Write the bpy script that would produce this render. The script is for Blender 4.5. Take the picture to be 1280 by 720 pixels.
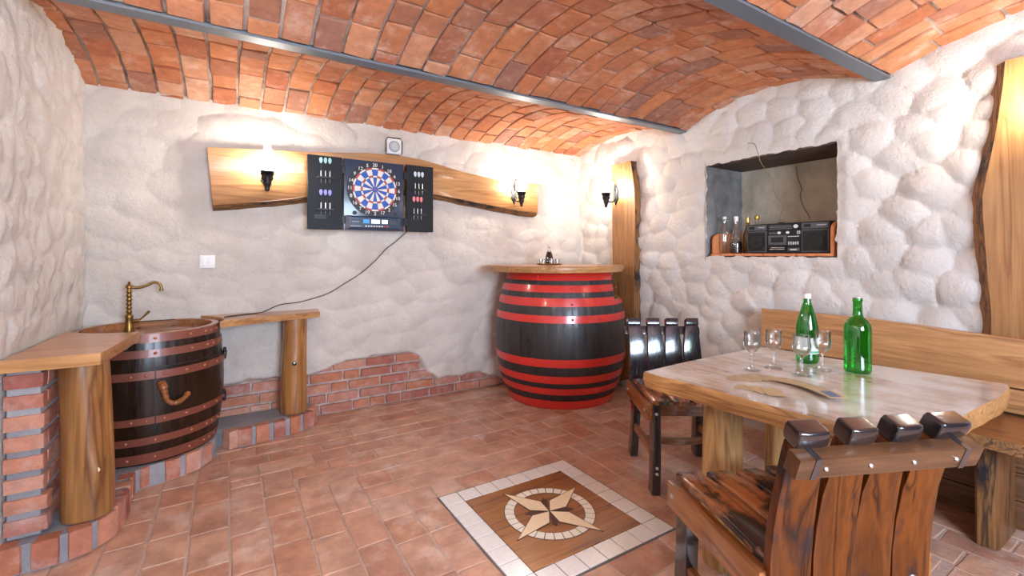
import bpy, bmesh, math, random
import numpy as np
from mathutils import Vector, Matrix
random.seed(7); rng = np.random.RandomState(7)
for o in list(bpy.data.objects): bpy.data.objects.remove(o)
C = bpy.context.scene.collection
R = math.radians
# ------------------------------------------------------------------ camera
CAM_H = 1.22; FPX = 568.0; HOR = 318.0; YAW = R(32.0)
sc = bpy.context.scene
cam_d = bpy.data.cameras.new('camera'); cam = bpy.data.objects.new('camera', cam_d); C.objects.link(cam)
cam.location = (0, 0, CAM_H); cam.rotation_euler = (R(90), 0, -YAW)
cam_d.sensor_width = 36.0; cam_d.lens = 36.0 * FPX / 1280.0
cam_d.shift_y = -(360.0 - HOR) / 1280.0
cam_d.clip_start = 0.02
sc.camera = cam
sc.view_settings.view_transform = 'Standard'; sc.view_settings.look = 'None'
sc.view_settings.gamma = 1.0; sc.view_settings.use_curve_mapping = False
sc.view_settings.exposure = 1.03
# ------------------------------------------------------------------ world and added daylight
BULB = 190.0            # radiance of one lamp bulb
DAY_FILL = 96.0             # watts of daylight fill from the window added in the front wall
w = bpy.data.worlds.new('world'); sc.world = w; w.use_nodes = True
w.node_tree.nodes['Background'].inputs[0].default_value = (0.62, 0.76, 1.0, 1)
w.node_tree.nodes['Background'].inputs[1].default_value = 1.0
ld = bpy.data.lights.new('added_daylight', 'AREA'); ld.shape = 'RECTANGLE'
ld.size = 1.4; ld.size_y = 1.0; ld.energy = DAY_FILL; ld.color = (0.66, 0.80, 1.0)
lo = bpy.data.objects.new('added_daylight', ld); C.objects.link(lo)
lo.location = (0.75, -1.64, 1.45); lo.rotation_euler = (R(90), 0, 0)
# area lights point along local -Z; rotate so that it faces +Y
lo.rotation_euler = (R(90), 0, 0)
lo.rotation_euler = Vector((0, 1, -0.08)).to_track_quat('-Z', 'Z').to_euler()

# ------------------------------------------------------------------ pixel -> place
SA, CA = math.sin(YAW), math.cos(YAW)
def ray(x, y):
    u = (x - 640) / FPX
    return (CA * u + SA, -SA * u + CA, (HOR - y) / FPX)
def onZ(x, y, z):
    a = ray(x, y); t = (z - CAM_H) / a[2]; return Vector((a[0] * t, a[1] * t, z))
def onX(x, y, X):
    a = ray(x, y); t = X / a[0]; return Vector((X, a[1] * t, CAM_H + a[2] * t))
def onY(x, y, Y):
    a = ray(x, y); t = Y / a[1]; return Vector((a[0] * t, Y, CAM_H + a[2] * t))
def proj(p):
    dep = SA * p[0] + CA * p[1]
    if dep < 0.05: return None
    return (640 + FPX * (CA * p[0] - SA * p[1]) / dep, HOR - FPX * (p[2] - CAM_H) / dep, dep)

# ------------------------------------------------------------------ helpers
def tag(o, label=None, cat=None, group=None, kind=None):
    if label: o['label'] = label
    if cat: o['category'] = cat
    if group: o['group'] = group
    if kind: o['kind'] = kind
    return o
def empty(name, loc=(0, 0, 0), rz=0, label=None, cat=None, group=None):
    o = bpy.data.objects.new(name, None); C.objects.link(o)
    o.location = loc; o.rotation_euler = (0, 0, rz); o.empty_display_size = 0.1
    return tag(o, label, cat, group)
def link(name, me, mat=None, parent=None, smooth=False):
    o = bpy.data.objects.new(name, me); C.objects.link(o)
    if mat is not None and len(me.materials) == 0: me.materials.append(mat)
    if parent is not None: o.parent = parent
    if smooth: me.polygons.foreach_set('use_smooth', [True] * len(me.polygons))
    return o
def smooth_angle(me, deg=40):
    bm = bmesh.new(); bm.from_mesh(me)
    for f in bm.faces: f.smooth = True
    a = R(deg)
    for e in bm.edges:
        if len(e.link_faces) == 2:
            try: e.smooth = e.calc_face_angle() < a
            except Exception: e.smooth = True
    bm.to_mesh(me); bm.free()
class MB:
    def __init__(s): s.v = []; s.f = []
    def add(s, vs, fs):
        n = len(s.v); s.v += [tuple(v) for v in vs]; s.f += [tuple(i + n for i in f) for f in fs]; return s
    def box(s, a, b):
        x0, y0, z0 = a; x1, y1, z1 = b
        return s.add([(x0,y0,z0),(x1,y0,z0),(x1,y1,z0),(x0,y1,z0),(x0,y0,z1),(x1,y0,z1),(x1,y1,z1),(x0,y1,z1)],
                     [(0,3,2,1),(4,5,6,7),(0,1,5,4),(1,2,6,5),(2,3,7,6),(3,0,4,7)])
    def lathe(s, prof, n=32, c=(0, 0, 0), cap=True, fn=None, axis='z', a0=0.0, a1=None):
        full = a1 is None; span = 2 * math.pi if full else a1 - a0
        m = n if full else n + 1; vs = []
        for (r, z) in prof:
            for i in range(m):
                a = a0 + span * i / n; p = (r * math.cos(a), r * math.sin(a), z)
                if axis == 'y': p = (p[0], p[2], p[1])
                if axis == 'x': p = (p[2], p[0], p[1])
                p = (p[0] + c[0], p[1] + c[1], p[2] + c[2])
                vs.append(fn(p, a, z) if fn else p)
        fs = []
        for k in range(len(prof) - 1):
            for i in range(n):
                j = (i + 1) % m
                fs.append((k*m+i, k*m+j, (k+1)*m+j, (k+1)*m+i))
        if cap and full:
            if prof[0][0] > 1e-6: fs.append(tuple(range(m - 1, -1, -1)))
            if prof[-1][0] > 1e-6: fs.append(tuple((len(prof) - 1) * m + i for i in range(m)))
        return s.add(vs, fs)
    def tube(s, pts, r, n=8, cap=True):
        pts = [Vector(p) for p in pts]; m = len(pts)
        rs = r if isinstance(r, (list, tuple)) else [r] * m
        up = Vector((0, 0, 1)); vs = []
        t0 = (pts[1] - pts[0]).normalized()
        if abs(t0.dot(up)) > 0.9: up = Vector((1, 0, 0))
        x = t0.cross(up).normalized()
        for i in range(m):
            t = (pts[min(i+1, m-1)] - pts[max(i-1, 0)]).normalized()
            x = (x - t * x.dot(t)).normalized(); y = t.cross(x)
            for k in range(n):
                a = 2 * math.pi * k / n
                vs.append(pts[i] + (x * math.cos(a) + y * math.sin(a)) * rs[i])
        fs = [(i*n+k, i*n+(k+1) % n, (i+1)*n+(k+1) % n, (i+1)*n+k) for i in range(m-1) for k in range(n)]
        if cap: fs += [tuple(range(n - 1, -1, -1)), tuple((m-1)*n + k for k in range(n))]
        return s.add(vs, fs)
    def rings(s, rings, cap=True):
        n = len(rings[0]); vs = [p for r in rings for p in r]; m = len(rings)
        fs = [(i*n+k, i*n+(k+1) % n, (i+1)*n+(k+1) % n, (i+1)*n+k) for i in range(m-1) for k in range(n)]
        if cap: fs += [tuple(range(n - 1, -1, -1)), tuple((m-1)*n + k for k in range(n))]
        return s.add(vs, fs)
    def mesh(s, name, bevel=0, seg=2, smooth=None, mtx=None, sub=0):
        me = bpy.data.meshes.new(name); me.from_pydata(s.v, [], s.f)
        bm = bmesh.new(); bm.from_mesh(me)
        bmesh.ops.recalc_face_normals(bm, faces=bm.faces)
        if bevel:
            es = [e for e in bm.edges if len(e.link_faces) == 2 and e.calc_face_angle() > R(35)]
            bmesh.ops.bevel(bm, geom=es, offset=bevel, segments=seg, profile=0.7, affect='EDGES', clamp_overlap=True)
        if mtx: bmesh.ops.transform(bm, matrix=mtx, verts=bm.verts)
        bm.to_mesh(me); bm.free()
        if smooth: smooth_angle(me, smooth)
        return me
    def build(s, name, mat, parent=None, bevel=0, seg=2, smooth=None, sub=0):
        return link(name, s.mesh(name, bevel, seg, smooth), mat, parent)
def bx(name, a, b, mat, parent=None, bevel=0.004, seg=2, smooth=40):
    return MB().box(a, b).build(name, mat, parent, bevel, seg, smooth)
def catmull(pts, n=8):
    pts = [Vector(p) for p in pts]; out = []
    P = [pts[0]*2 - pts[1]] + pts + [pts[-1]*2 - pts[-2]]
    for i in range(1, len(P) - 2):
        for k in range(n):
            t = k / n
            out.append(0.5 * ((2*P[i]) + (P[i+1]-P[i-1])*t + (2*P[i-1]-5*P[i]+4*P[i+1]-P[i+2])*t*t + (3*P[i]-P[i-1]-3*P[i+1]+P[i+2])*t**3))
    out.append(pts[-1]); return out
def copy_tree(o, parent=None):
    c = o.copy(); C.objects.link(c); c.parent = parent
    for ch in list(o.children): copy_tree(ch, c)
    return c

# smooth lattice noise in numpy
_lat = rng.rand(64, 64)
def vnoise(x, y):
    x = np.asarray(x, float); y = np.asarray(y, float)
    xi = np.floor(x).astype(int); yi = np.floor(y).astype(int); fx = x - xi; fy = y - yi
    fx = fx*fx*(3-2*fx); fy = fy*fy*(3-2*fy)
    g = lambda i, j: _lat[i % 64, j % 64]
    return (g(xi,yi)*(1-fx)+g(xi+1,yi)*fx)*(1-fy) + (g(xi,yi+1)*(1-fx)+g(xi+1,yi+1)*fx)*fy
def fnoise(x, y, oct=4):
    s = 0; a = 0.5
    for k in range(oct): s = s + a * vnoise(x * 2**k + 17*k, y * 2**k + 9*k); a *= 0.5
    return s
def n1(x, seed=0): return float(vnoise(np.array([x]), np.array([seed * 3.7 + 0.5]))[0]) - 0.5

# ------------------------------------------------------------------ materials
def nt(name):
    m = bpy.data.materials.new(name); m.use_nodes = True
    t = m.node_tree; t.nodes.clear()
    out = t.nodes.new('ShaderNodeOutputMaterial'); return m, t, out
def N(t, typ, **kw):
    n = t.nodes.new(typ)
    for k, v in kw.items():
        if k.startswith('_'): setattr(n, k[1:], v)
        else: n.inputs[k].default_value = v
    return n
def ramp(t, stops, interp='LINEAR'):
    n = t.nodes.new('ShaderNodeValToRGB'); cr = n.color_ramp; cr.interpolation = interp
    while len(cr.elements) > 1: cr.elements.remove(cr.elements[-1])
    cr.elements[0].position = stops[0][0]; cr.elements[0].color = (*stops[0][1], 1)
    for p, c in stops[1:]:
        e = cr.elements.new(p); e.color = (*c, 1)
    return n
def mixc(t, fac, a, b, mode='MIX'):
    n = t.nodes.new('ShaderNodeMix'); n.data_type = 'RGBA'; n.blend_type = mode
    for s, v in ((n.inputs[0], fac), (n.inputs[6], a), (n.inputs[7], b)):
        if hasattr(v, 'links'): t.links.new(v, s)
        elif isinstance(v, (int, float)): s.default_value = v
        else: s.default_value = (*v, 1)
    return n.outputs[2]
def bump(t, h, strength, dist=0.01):
    b = N(t, 'ShaderNodeBump', Strength=strength, Distance=dist); t.links.new(h, b.inputs['Height']); return b.outputs[0]
def principled(t, out, color, rough=0.5, normal=None, metal=0.0, spec=0.5, coat=0.0, coat_rough=0.1):
    p = N(t, 'ShaderNodeBsdfPrincipled', Metallic=metal)
    for key, v in (('Base Color', color), ('Roughness', rough)):
        if hasattr(v, 'links'): t.links.new(v, p.inputs[key])
        elif isinstance(v, (int, float)): p.inputs[key].default_value = v
        else: p.inputs[key].default_value = (*v, 1)
    p.inputs['Specular IOR Level'].default_value = spec
    p.inputs['Coat Weight'].default_value = coat; p.inputs['Coat Roughness'].default_value = coat_rough
    if normal is not None: t.links.new(normal, p.inputs['Normal'])
    t.links.new(p.outputs[0], out.inputs[0]); return p
def plain(name, col, rough=0.5, metal=0.0, spec=0.5, coat=0.0, bumpy=0.0, bscale=60):
    m, t, out = nt(name); nrm = None
    n = N(t, 'ShaderNodeTexNoise', Scale=bscale, Detail=4.0)
    tc = N(t, 'ShaderNodeTexCoord'); t.links.new(tc.outputs['Object'], n.inputs['Vector'])
    if bumpy: nrm = bump(t, n.outputs[0], bumpy, 0.004)
    c = mixc(t, n.outputs[0], [v * 0.88 for v in col], [min(1, v * 1.1) for v in col])
    principled(t, out, c, rough, nrm, metal, spec, coat); return m
def wood(name, dark, light, axis=0, scale=1.0, rough=0.45, coat=0.0, burn=0.0, burncol=(0.012, 0.010, 0.012), knots=True, pale=0.0, seedv=0.0, bstr=0.25, burn_scale=5.0, spec=0.5):
    m, t, out = nt(name)
    tc = N(t, 'ShaderNodeTexCoord'); mp = N(t, 'ShaderNodeMapping')
    sv = [11.0 * scale] * 3; sv[axis] = 0.8 * scale; mp.inputs['Scale'].default_value = sv
    mp.inputs['Location'].default_value = (seedv, seedv * 0.7, seedv * 1.3)
    oi = N(t, 'ShaderNodeObjectInfo')
    va = N(t, 'ShaderNodeVectorMath', _operation='ADD')
    cmb = N(t, 'ShaderNodeCombineXYZ'); mul = N(t, 'ShaderNodeMath', _operation='MULTIPLY'); mul.inputs[1].default_value = 3.0
    t.links.new(oi.outputs['Random'], mul.inputs[0])
    for k in range(3): t.links.new(mul.outputs[0], cmb.inputs[k])
    t.links.new(tc.outputs['Object'], va.inputs[0]); t.links.new(cmb.outputs[0], va.inputs[1])
    t.links.new(va.outputs[0], mp.inputs['Vector'])
    n1_ = N(t, 'ShaderNodeTexNoise', Scale=1.0, Detail=3.0, Distortion=0.6); t.links.new(mp.outputs[0], n1_.inputs['Vector'])
    # growth rings: contour bands of the broad noise
    ml = N(t, 'ShaderNodeMath', _operation='MULTIPLY'); ml.inputs[1].default_value = 7.0; t.links.new(n1_.outputs[0], ml.inputs[0])
    fr = N(t, 'ShaderNodeMath', _operation='PINGPONG'); fr.inputs[1].default_value = 1.0; t.links.new(ml.outputs[0], fr.inputs[0])
    mp2 = N(t, 'ShaderNodeMapping'); sv2 = [70.0 * scale] * 3; sv2[axis] = 3.0 * scale; mp2.inputs['Scale'].default_value = sv2
    t.links.new(va.outputs[0], mp2.inputs['Vector'])
    n2 = N(t, 'ShaderNodeTexNoise', Scale=1.0, Detail=5.0, Roughness=0.7); t.links.new(mp2.outputs[0], n2.inputs['Vector'])
    mid = [(a + b) / 2 for a, b in zip(dark, light)]
    r1 = ramp(t, [(0.0, mid), (0.55, light), (0.85, mid), (1.0, dark)]); t.links.new(fr.outputs[0], r1.inputs[0])
    r2 = ramp(t, [(0.3, (0.62, 0.58, 0.52)), (0.6, (1, 1, 1))]); t.links.new(n2.outputs[0], r2.inputs[0])
    col = mixc(t, 0.8, r1.outputs[0], r2.outputs[0], 'MULTIPLY')
    n3 = N(t, 'ShaderNodeTexNoise', Scale=2.2, Detail=3.0); t.links.new(va.outputs[0], n3.inputs['Vector'])
    r3 = ramp(t, [(0.3, (0.72, 0.68, 0.62)), (0.65, (1.1, 1.08, 1.05))]); t.links.new(n3.outputs[0], r3.inputs[0])
    col = mixc(t, 0.75, col, r3.outputs[0], 'MULTIPLY')
    if pale:
        n5 = N(t, 'ShaderNodeTexNoise', Scale=3.5, Detail=5.0, Roughness=0.6); t.links.new(va.outputs[0], n5.inputs['Vector'])
        r5 = ramp(t, [(0.38, (0, 0, 0)), (0.60, (1, 1, 1))]); t.links.new(n5.outputs[0], r5.inputs[0])
        mm = N(t, 'ShaderNodeMath', _operation='MULTIPLY'); mm.inputs[1].default_value = pale
        t.links.new(r5.outputs[0], mm.inputs[0])
        col = mixc(t, mm.outputs[0], col, (0.60, 0.56, 0.52))
    if burn:
        mp4 = N(t, 'ShaderNodeMapping'); s4 = [burn_scale * 1.5] * 3; s4[axis] = burn_scale * 0.75; mp4.inputs['Scale'].default_value = s4
        t.links.new(va.outputs[0], mp4.inputs['Vector'])
        n4 = N(t, 'ShaderNodeTexNoise', Scale=1.0, Detail=5.0, Roughness=0.62); t.links.new(mp4.outputs[0], n4.inputs['Vector'])
        lo_, hi_ = 0.62 - burn * 0.3, 0.74 - burn * 0.3
        r4 = ramp(t, [(lo_, (0, 0, 0)), (hi_, (1, 1, 1))]); t.links.new(n4.outputs[0], r4.inputs[0])
        col = mixc(t, r4.outputs[0], col, burncol)
    nb = bump(t, n2.outputs[0], bstr, 0.003)
    principled(t, out, col, rough, nb, 0.0, spec, coat, 0.12); return m
def brickmat(name, cols, mortarish=0.25, rough=0.85, stain=(0.75, 0.70, 0.66), nscale=18.0, bstr=0.6, spec=0.3, dark=0.25):
    m, t, out = nt(name)
    geo = N(t, 'ShaderNodeNewGeometry'); oi = N(t, 'ShaderNodeObjectInfo')
    ad = N(t, 'ShaderNodeMath', _operation='ADD'); t.links.new(geo.outputs['Random Per Island'], ad.inputs[0]); t.links.new(oi.outputs['Random'], ad.inputs[1])
    fr = N(t, 'ShaderNodeMath', _operation='FRACT'); t.links.new(ad.outputs[0], fr.inputs[0])
    k = len(cols); rp = ramp(t, [(i / (k - 1), c) for i, c in enumerate(cols)]); t.links.new(fr.outputs[0], rp.inputs[0])
    pos = geo.outputs['Position']
    n = N(t, 'ShaderNodeTexNoise', Scale=nscale, Detail=6.0, Roughness=0.65); t.links.new(pos, n.inputs['Vector'])
    r1 = ramp(t, [(0.3, (1 - dark, 1 - dark * 1.1, 1 - dark * 1.1)), (0.65, (1.08, 1.06, 1.04))]); t.links.new(n.outputs[0], r1.inputs[0])
    col = mixc(t, 1.0, rp.outputs[0], r1.outputs[0], 'MULTIPLY')
    n2 = N(t, 'ShaderNodeTexNoise', Scale=nscale * 0.45, Detail=7.0, Roughness=0.7); t.links.new(pos, n2.inputs['Vector'])
    r2 = ramp(t, [(0.52, (0, 0, 0)), (0.72, (1, 1, 1))]); t.links.new(n2.outputs[0], r2.inputs[0])
    mm = N(t, 'ShaderNodeMath', _operation='MULTIPLY'); mm.inputs[1].default_value = mortarish; t.links.new(r2.outputs[0], mm.inputs[0])
    col = mixc(t, mm.outputs[0], col, stain)
    n3 = N(t, 'ShaderNodeTexNoise', Scale=nscale * 7, Detail=4.0); t.links.new(pos, n3.inputs['Vector'])
    principled(t, out, col, rough, bump(t, n3.outputs[0], bstr, 0.004), 0, spec); return m
def plaster(name, c0, c1, mort=None):
    m, t, out = nt(name); geo = N(t, 'ShaderNodeNewGeometry')
    n = N(t, 'ShaderNodeTexNoise', Scale=3.0, Detail=6.0, Roughness=0.65); t.links.new(geo.outputs['Position'], n.inputs['Vector'])
    r = ramp(t, [(0.3, c0), (0.65, c1)]); t.links.new(n.outputs[0], r.inputs[0]); col = r.outputs[0]
    n2 = N(t, 'ShaderNodeTexNoise', Scale=45.0, Detail=8.0, Roughness=0.72); t.links.new(geo.outputs['Position'], n2.inputs['Vector'])
    if mort:
        at = N(t, 'ShaderNodeAttribute', _attribute_name='bare')
        n4 = N(t, 'ShaderNodeTexNoise', Scale=14.0, Detail=4.0); t.links.new(geo.outputs['Position'], n4.inputs['Vector'])
        rm = ramp(t, [(0.35, mort[0]), (0.65, mort[1])]); t.links.new(n4.outputs[0], rm.inputs[0])
        col = mixc(t, at.outputs['Fac'], col, rm.outputs[0])
    principled(t, out, col, 0.9, bump(t, n2.outputs[0], 0.85, 0.014), 0, 0.25); return m
def glassy(name, col, rough=0.02, mixf=0.85, liquid=False):
    # thin glass: see-through tint with a mirror sheen
    m, t, out = nt(name)
    tr = N(t, 'ShaderNodeBsdfTransparent'); tr.inputs[0].default_value = (*col, 1)
    gl = N(t, 'ShaderNodeBsdfGlossy', Roughness=rough); gl.inputs[0].default_value = (1, 1, 1, 1)
    lw = N(t, 'ShaderNodeLayerWeight', Blend=0.32)
    mx = N(t, 'ShaderNodeMixShader'); rp = N(t, 'ShaderNodeMapRange'); rp.inputs[3].default_value = 0.08; rp.inputs[4].default_value = mixf
    t.links.new(lw.outputs['Fresnel'], rp.inputs[0]); t.links.new(rp.outputs[0], mx.inputs[0])
    t.links.new(tr.outputs[0], mx.inputs[1]); t.links.new(gl.outputs[0], mx.inputs[2]); t.links.new(mx.outputs[0], out.inputs[0]); return m
def emit(name, col, s):
    m, t, out = nt(name); e = N(t, 'ShaderNodeEmission', Strength=s); e.inputs[0].default_value = (*col, 1)
    t.links.new(e.outputs[0], out.inputs[0]); return m
M = {}
M['plaster_back'] = plaster('plaster_back', (0.57, 0.51, 0.45), (0.70, 0.645, 0.585), ((0.40, 0.29, 0.24), (0.60, 0.50, 0.45)))
M['plaster_right'] = plaster('plaster_right', (0.62, 0.57, 0.52), (0.73, 0.69, 0.645))
M['plaster_left'] = plaster('plaster_left', (0.60, 0.55, 0.50), (0.72, 0.68, 0.635))
M['mortar'] = plaster('mortar', (0.24, 0.24, 0.26), (0.42, 0.41, 0.42))  # grey mortar with the cool light's blue cast put into its colour
M['floor_mortar'] = plaster('floor_mortar', (0.46, 0.30, 0.225), (0.62, 0.47, 0.39))
M['vault_mortar'] = plaster('vault_mortar', (0.10, 0.06, 0.045), (0.62, 0.50, 0.42))
M['vault_brick'] = brickmat('vault_brick', [(0.50, 0.17, 0.07), (0.58, 0.24, 0.11), (0.40, 0.13, 0.065), (0.60, 0.32, 0.20), (0.48, 0.16, 0.065), (0.34, 0.16, 0.11), (0.58, 0.22, 0.09), (0.56, 0.29, 0.18)], 0.55, 0.85, (0.70, 0.54, 0.44), 16)
M['floor_brick'] = brickmat('floor_brick', [(0.55, 0.275, 0.17), (0.61, 0.37, 0.255), (0.49, 0.24, 0.16), (0.64, 0.44, 0.33), (0.56, 0.29, 0.18), (0.62, 0.385, 0.275)], 0.9, 0.36, (0.70, 0.58, 0.50), 8, 0.6, 0.5, 0.38)
M['wall_brick'] = brickmat('wall_brick', [(0.42, 0.15, 0.09), (0.55, 0.24, 0.15), (0.36, 0.12, 0.09), (0.58, 0.30, 0.21), (0.47, 0.17, 0.09)], 0.45, 0.85, (0.66, 0.54, 0.50), 16)
M['terracotta'] = brickmat('terracotta', [(0.62, 0.22, 0.09), (0.70, 0.27, 0.11)], 0.2, 0.8, (0.6, 0.4, 0.3), 30)
M['steel'] = plain('steel', (0.16, 0.19, 0.22), 0.45, 0.4, bumpy=0.2)
M['oak'] = wood('oak', (0.33, 0.14, 0.045), (0.54, 0.28, 0.105), 0, 1.0, 0.4, 0.25)
M['oak_x'] = M['oak']
M['oak_z'] = wood('oak_z', (0.26, 0.11, 0.037), (0.43, 0.215, 0.08), 2, 1.0, 0.4, 0.25)
M['oak_y'] = wood('oak_y', (0.34, 0.155, 0.06), (0.56, 0.30, 0.13), 1, 1.0, 0.4, 0.2)
M['bark'] = wood('bark', (0.06, 0.028, 0.012), (0.34, 0.16, 0.05), 0, 1.6, 0.7, 0, 0.35, bstr=0.8)
M['bark_z'] = wood('bark_z', (0.06, 0.028, 0.012), (0.34, 0.16, 0.05), 2, 1.6, 0.7, 0, 0.35, bstr=0.8)
M['counter'] = wood('counter', (0.44, 0.19, 0.07), (0.62, 0.32, 0.14), 0, 0.8, 0.3, 0.4)
M['log'] = wood('log', (0.17, 0.062, 0.017), (0.41, 0.19, 0.058), 2, 1.0, 0.38, 0.3)
M['log_pale'] = wood('log_pale', (0.30, 0.155, 0.05), (0.54, 0.34, 0.14), 2, 1.0, 0.45, 0.2)
M['table'] = wood('table', (0.26, 0.15, 0.08), (0.50, 0.35, 0.23), 1, 0.7, 0.22, 0.6, pale=0.95)  # pale greyish patches mixed over the grain
M['table_edge'] = wood('table_edge', (0.24, 0.095, 0.025), (0.52, 0.26, 0.085), 1, 1.4, 0.4, 0.3, bstr=0.7)
M['stave'] = wood('stave', (0.04, 0.010, 0.002), (0.155, 0.041, 0.006), 2, 1.0, 0.25, 0.06, 0.12, spec=0.25)
M['stave_y'] = wood('stave_y', (0.22, 0.075, 0.026), (0.46, 0.19, 0.072), 1, 1.0, 0.22, 0.6, 0.60, burn_scale=6.5)
M['rail_wood'] = wood('rail_wood', (0.10, 0.042, 0.02), (0.25, 0.11, 0.045), 0, 1.0, 0.3, 0.4, 0.12)
M['rail_y'] = wood('rail_y', (0.19, 0.064, 0.017), (0.38, 0.15, 0.042), 1, 1.0, 0.3, 0.4, 0.12)
M['burnt'] = wood('burnt', (0.010, 0.010, 0.014), (0.035, 0.030, 0.032), 2, 1.0, 0.2, 0.8, 0)
M['burnt_blue_sheen'] = wood('burnt_blue_sheen', (0.008, 0.010, 0.018), (0.03, 0.035, 0.05), 2, 1.0, 0.16, 1.0, 0.0)  # burnt wood with the blue of reflected daylight put into its colour
M['inlay_wood'] = wood('inlay_wood', (0.21, 0.072, 0.016), (0.41, 0.17, 0.042), 0, 1.3, 0.3, 0.3)
M['inlay_cream'] = plain('inlay_cream', (0.84, 0.70, 0.46), 0.35)
M['inlay_ivory'] = plain('inlay_ivory', (0.82, 0.78, 0.66), 0.35)
M['inlay_dark'] = plain('inlay_dark', (0.06, 0.022, 0.012), 0.3)
M['tile_white'] = plain('tile_white', (0.80, 0.78, 0.74), 0.22, coat=0.2)
M['grout'] = plain('grout', (0.16, 0.14, 0.13), 0.9)
M['sink_stave'] = wood('sink_stave', (0.006, 0.004, 0.003), (0.030, 0.013, 0.006), 2, 1.2, 0.3, 0.12, 0, bstr=0.4, spec=0.3)
M['copper_hoop'] = plain('copper_hoop', (0.20, 0.058, 0.034), 0.4, 0.1, coat=0.15)
M['rivet'] = plain('rivet', (0.42, 0.15, 0.09), 0.4, 0.4)
M['hammered_copper'] = plain('hammered_copper', (0.42, 0.17, 0.07), 0.3, 0.9)
M['brass'] = plain('brass', (0.26, 0.165, 0.05), 0.35, 0.95)
M['iron'] = plain('iron', (0.012, 0.013, 0.014), 0.4, 0.3, bumpy=0.3)
M['barrel_black'] = wood('barrel_black', (0.012, 0.012, 0.014), (0.035, 0.035, 0.038), 2, 1.2, 0.45, 0.15, 0, bstr=0.5)
M['barrel_red'] = plain('barrel_red', (0.62, 0.030, 0.020), 0.3, 0.0, coat=0.4)
M['vine'] = wood('vine', (0.09, 0.026, 0.008), (0.36, 0.125, 0.035), 0, 2.5, 0.3, 0.5, 0.2)
M['black_mat'] = plain('black_mat', (0.010, 0.012, 0.015), 0.55, spec=0.3)
M['navy_plastic'] = plain('navy_plastic', (0.025, 0.045, 0.085), 0.3, coat=0.3)
M['board_black'] = plain('board_black', (0.012, 0.012, 0.012), 0.5)
M['white_plastic'] = plain('white_plastic', (0.78, 0.77, 0.74), 0.4)
M['seg_white'] = plain('seg_white', (0.80, 0.76, 0.70), 0.5)
M['seg_blue'] = plain('seg_blue', (0.015, 0.09, 0.46), 0.45)
M['seg_red'] = plain('seg_red', (0.50, 0.05, 0.04), 0.45)
M['flight_teal'] = plain('flight_teal', (0.42, 0.72, 0.70), 0.4)
M['flight_violet'] = plain('flight_violet', (0.36, 0.33, 0.78), 0.4)
M['flight_white'] = plain('flight_white', (0.66, 0.74, 0.78), 0.4)
M['flight_red'] = plain('flight_red', (0.85, 0.25, 0.26), 0.4)
M['screen'] = emit('screen', (0.75, 0.88, 1.0), 0.9)
M['screen_blue'] = emit('screen_blue', (0.12, 0.35, 0.75), 0.7)
M['silver'] = plain('silver', (0.6, 0.62, 0.64), 0.3, 0.9)
M['grey_plastic'] = plain('grey_plastic', (0.48, 0.50, 0.52), 0.5)
M['radio_grey'] = plain('radio_grey', (0.08, 0.086, 0.094), 0.4)
M['radio_black'] = plain('radio_black', (0.009, 0.010, 0.011), 0.4, spec=0.35)
M['grille'] = plain('grille', (0.014, 0.015, 0.016), 0.4, 0.2, bumpy=0.8, bscale=900)
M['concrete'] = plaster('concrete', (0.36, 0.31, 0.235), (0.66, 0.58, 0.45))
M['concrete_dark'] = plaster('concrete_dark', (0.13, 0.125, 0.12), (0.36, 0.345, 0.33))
M['lintel'] = wood('lintel', (0.03, 0.02, 0.015), (0.14, 0.09, 0.065), 1, 1.0, 0.7, 0)
M['glass'] = glassy('glass', (0.965, 0.975, 0.975), 0.03, 0.75)
M['lamp_glass'] = glassy('lamp_glass', (0.99, 0.99, 0.99), 0.05, 0.5)
M['amber'] = glassy('amber', (0.75, 0.55, 0.25))
M['dark_liquid'] = plain('dark_liquid', (0.008, 0.006, 0.006), 0.1)
M['gold'] = plain('gold', (0.62, 0.42, 0.10), 0.3, 0.8)
M['bulb'] = emit('bulb', (1.0, 0.93, 0.82), BULB)
M['card'] = plain('card', (0.42, 0.29, 0.15), 0.45)
M['card_back'] = plain('card_back', (0.36, 0.25, 0.13), 0.45)
M['card_print'] = plain('card_print', (0.10, 0.12, 0.22), 0.45)
M['card_edge'] = plain('card_edge', (0.50, 0.24, 0.10), 0.5)
M['paper'] = plain('paper', (0.70, 0.78, 0.72), 0.6)
M['paper_green'] = plain('paper_green', (0.10, 0.32, 0.16), 0.6)
M['cable'] = plain('cable', (0.012, 0.012, 0.012), 0.5)
M['wire_brown'] = plain('wire_brown', (0.25, 0.17, 0.08), 0.6)
def green_glass():
    m, t, out = nt('green_glass')
    tr = N(t, 'ShaderNodeBsdfTransparent'); tr.inputs[0].default_value = (0.10, 0.66, 0.13, 1)
    tl = N(t, 'ShaderNodeBsdfTranslucent'); tl.inputs[0].default_value = (0.03, 0.42, 0.06, 1)
    m1 = N(t, 'ShaderNodeMixShader', Fac=0.22); t.links.new(tr.outputs[0], m1.inputs[1]); t.links.new(tl.outputs[0], m1.inputs[2])
    gl = N(t, 'ShaderNodeBsdfGlossy', Roughness=0.04); gl.inputs[0].default_value = (1, 1, 1, 1)
    lw = N(t, 'ShaderNodeLayerWeight', Blend=0.3); rp = N(t, 'ShaderNodeMapRange'); rp.inputs[3].default_value = 0.05; rp.inputs[4].default_value = 0.6
    t.links.new(lw.outputs['Fresnel'], rp.inputs[0])
    mx = N(t, 'ShaderNodeMixShader'); t.links.new(rp.outputs[0], mx.inputs[0]); t.links.new(m1.outputs[0], mx.inputs[1]); t.links.new(gl.outputs[0], mx.inputs[2])
    t.links.new(mx.outputs[0], out.inputs[0]); return m
M['green_glass'] = green_glass()
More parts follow.
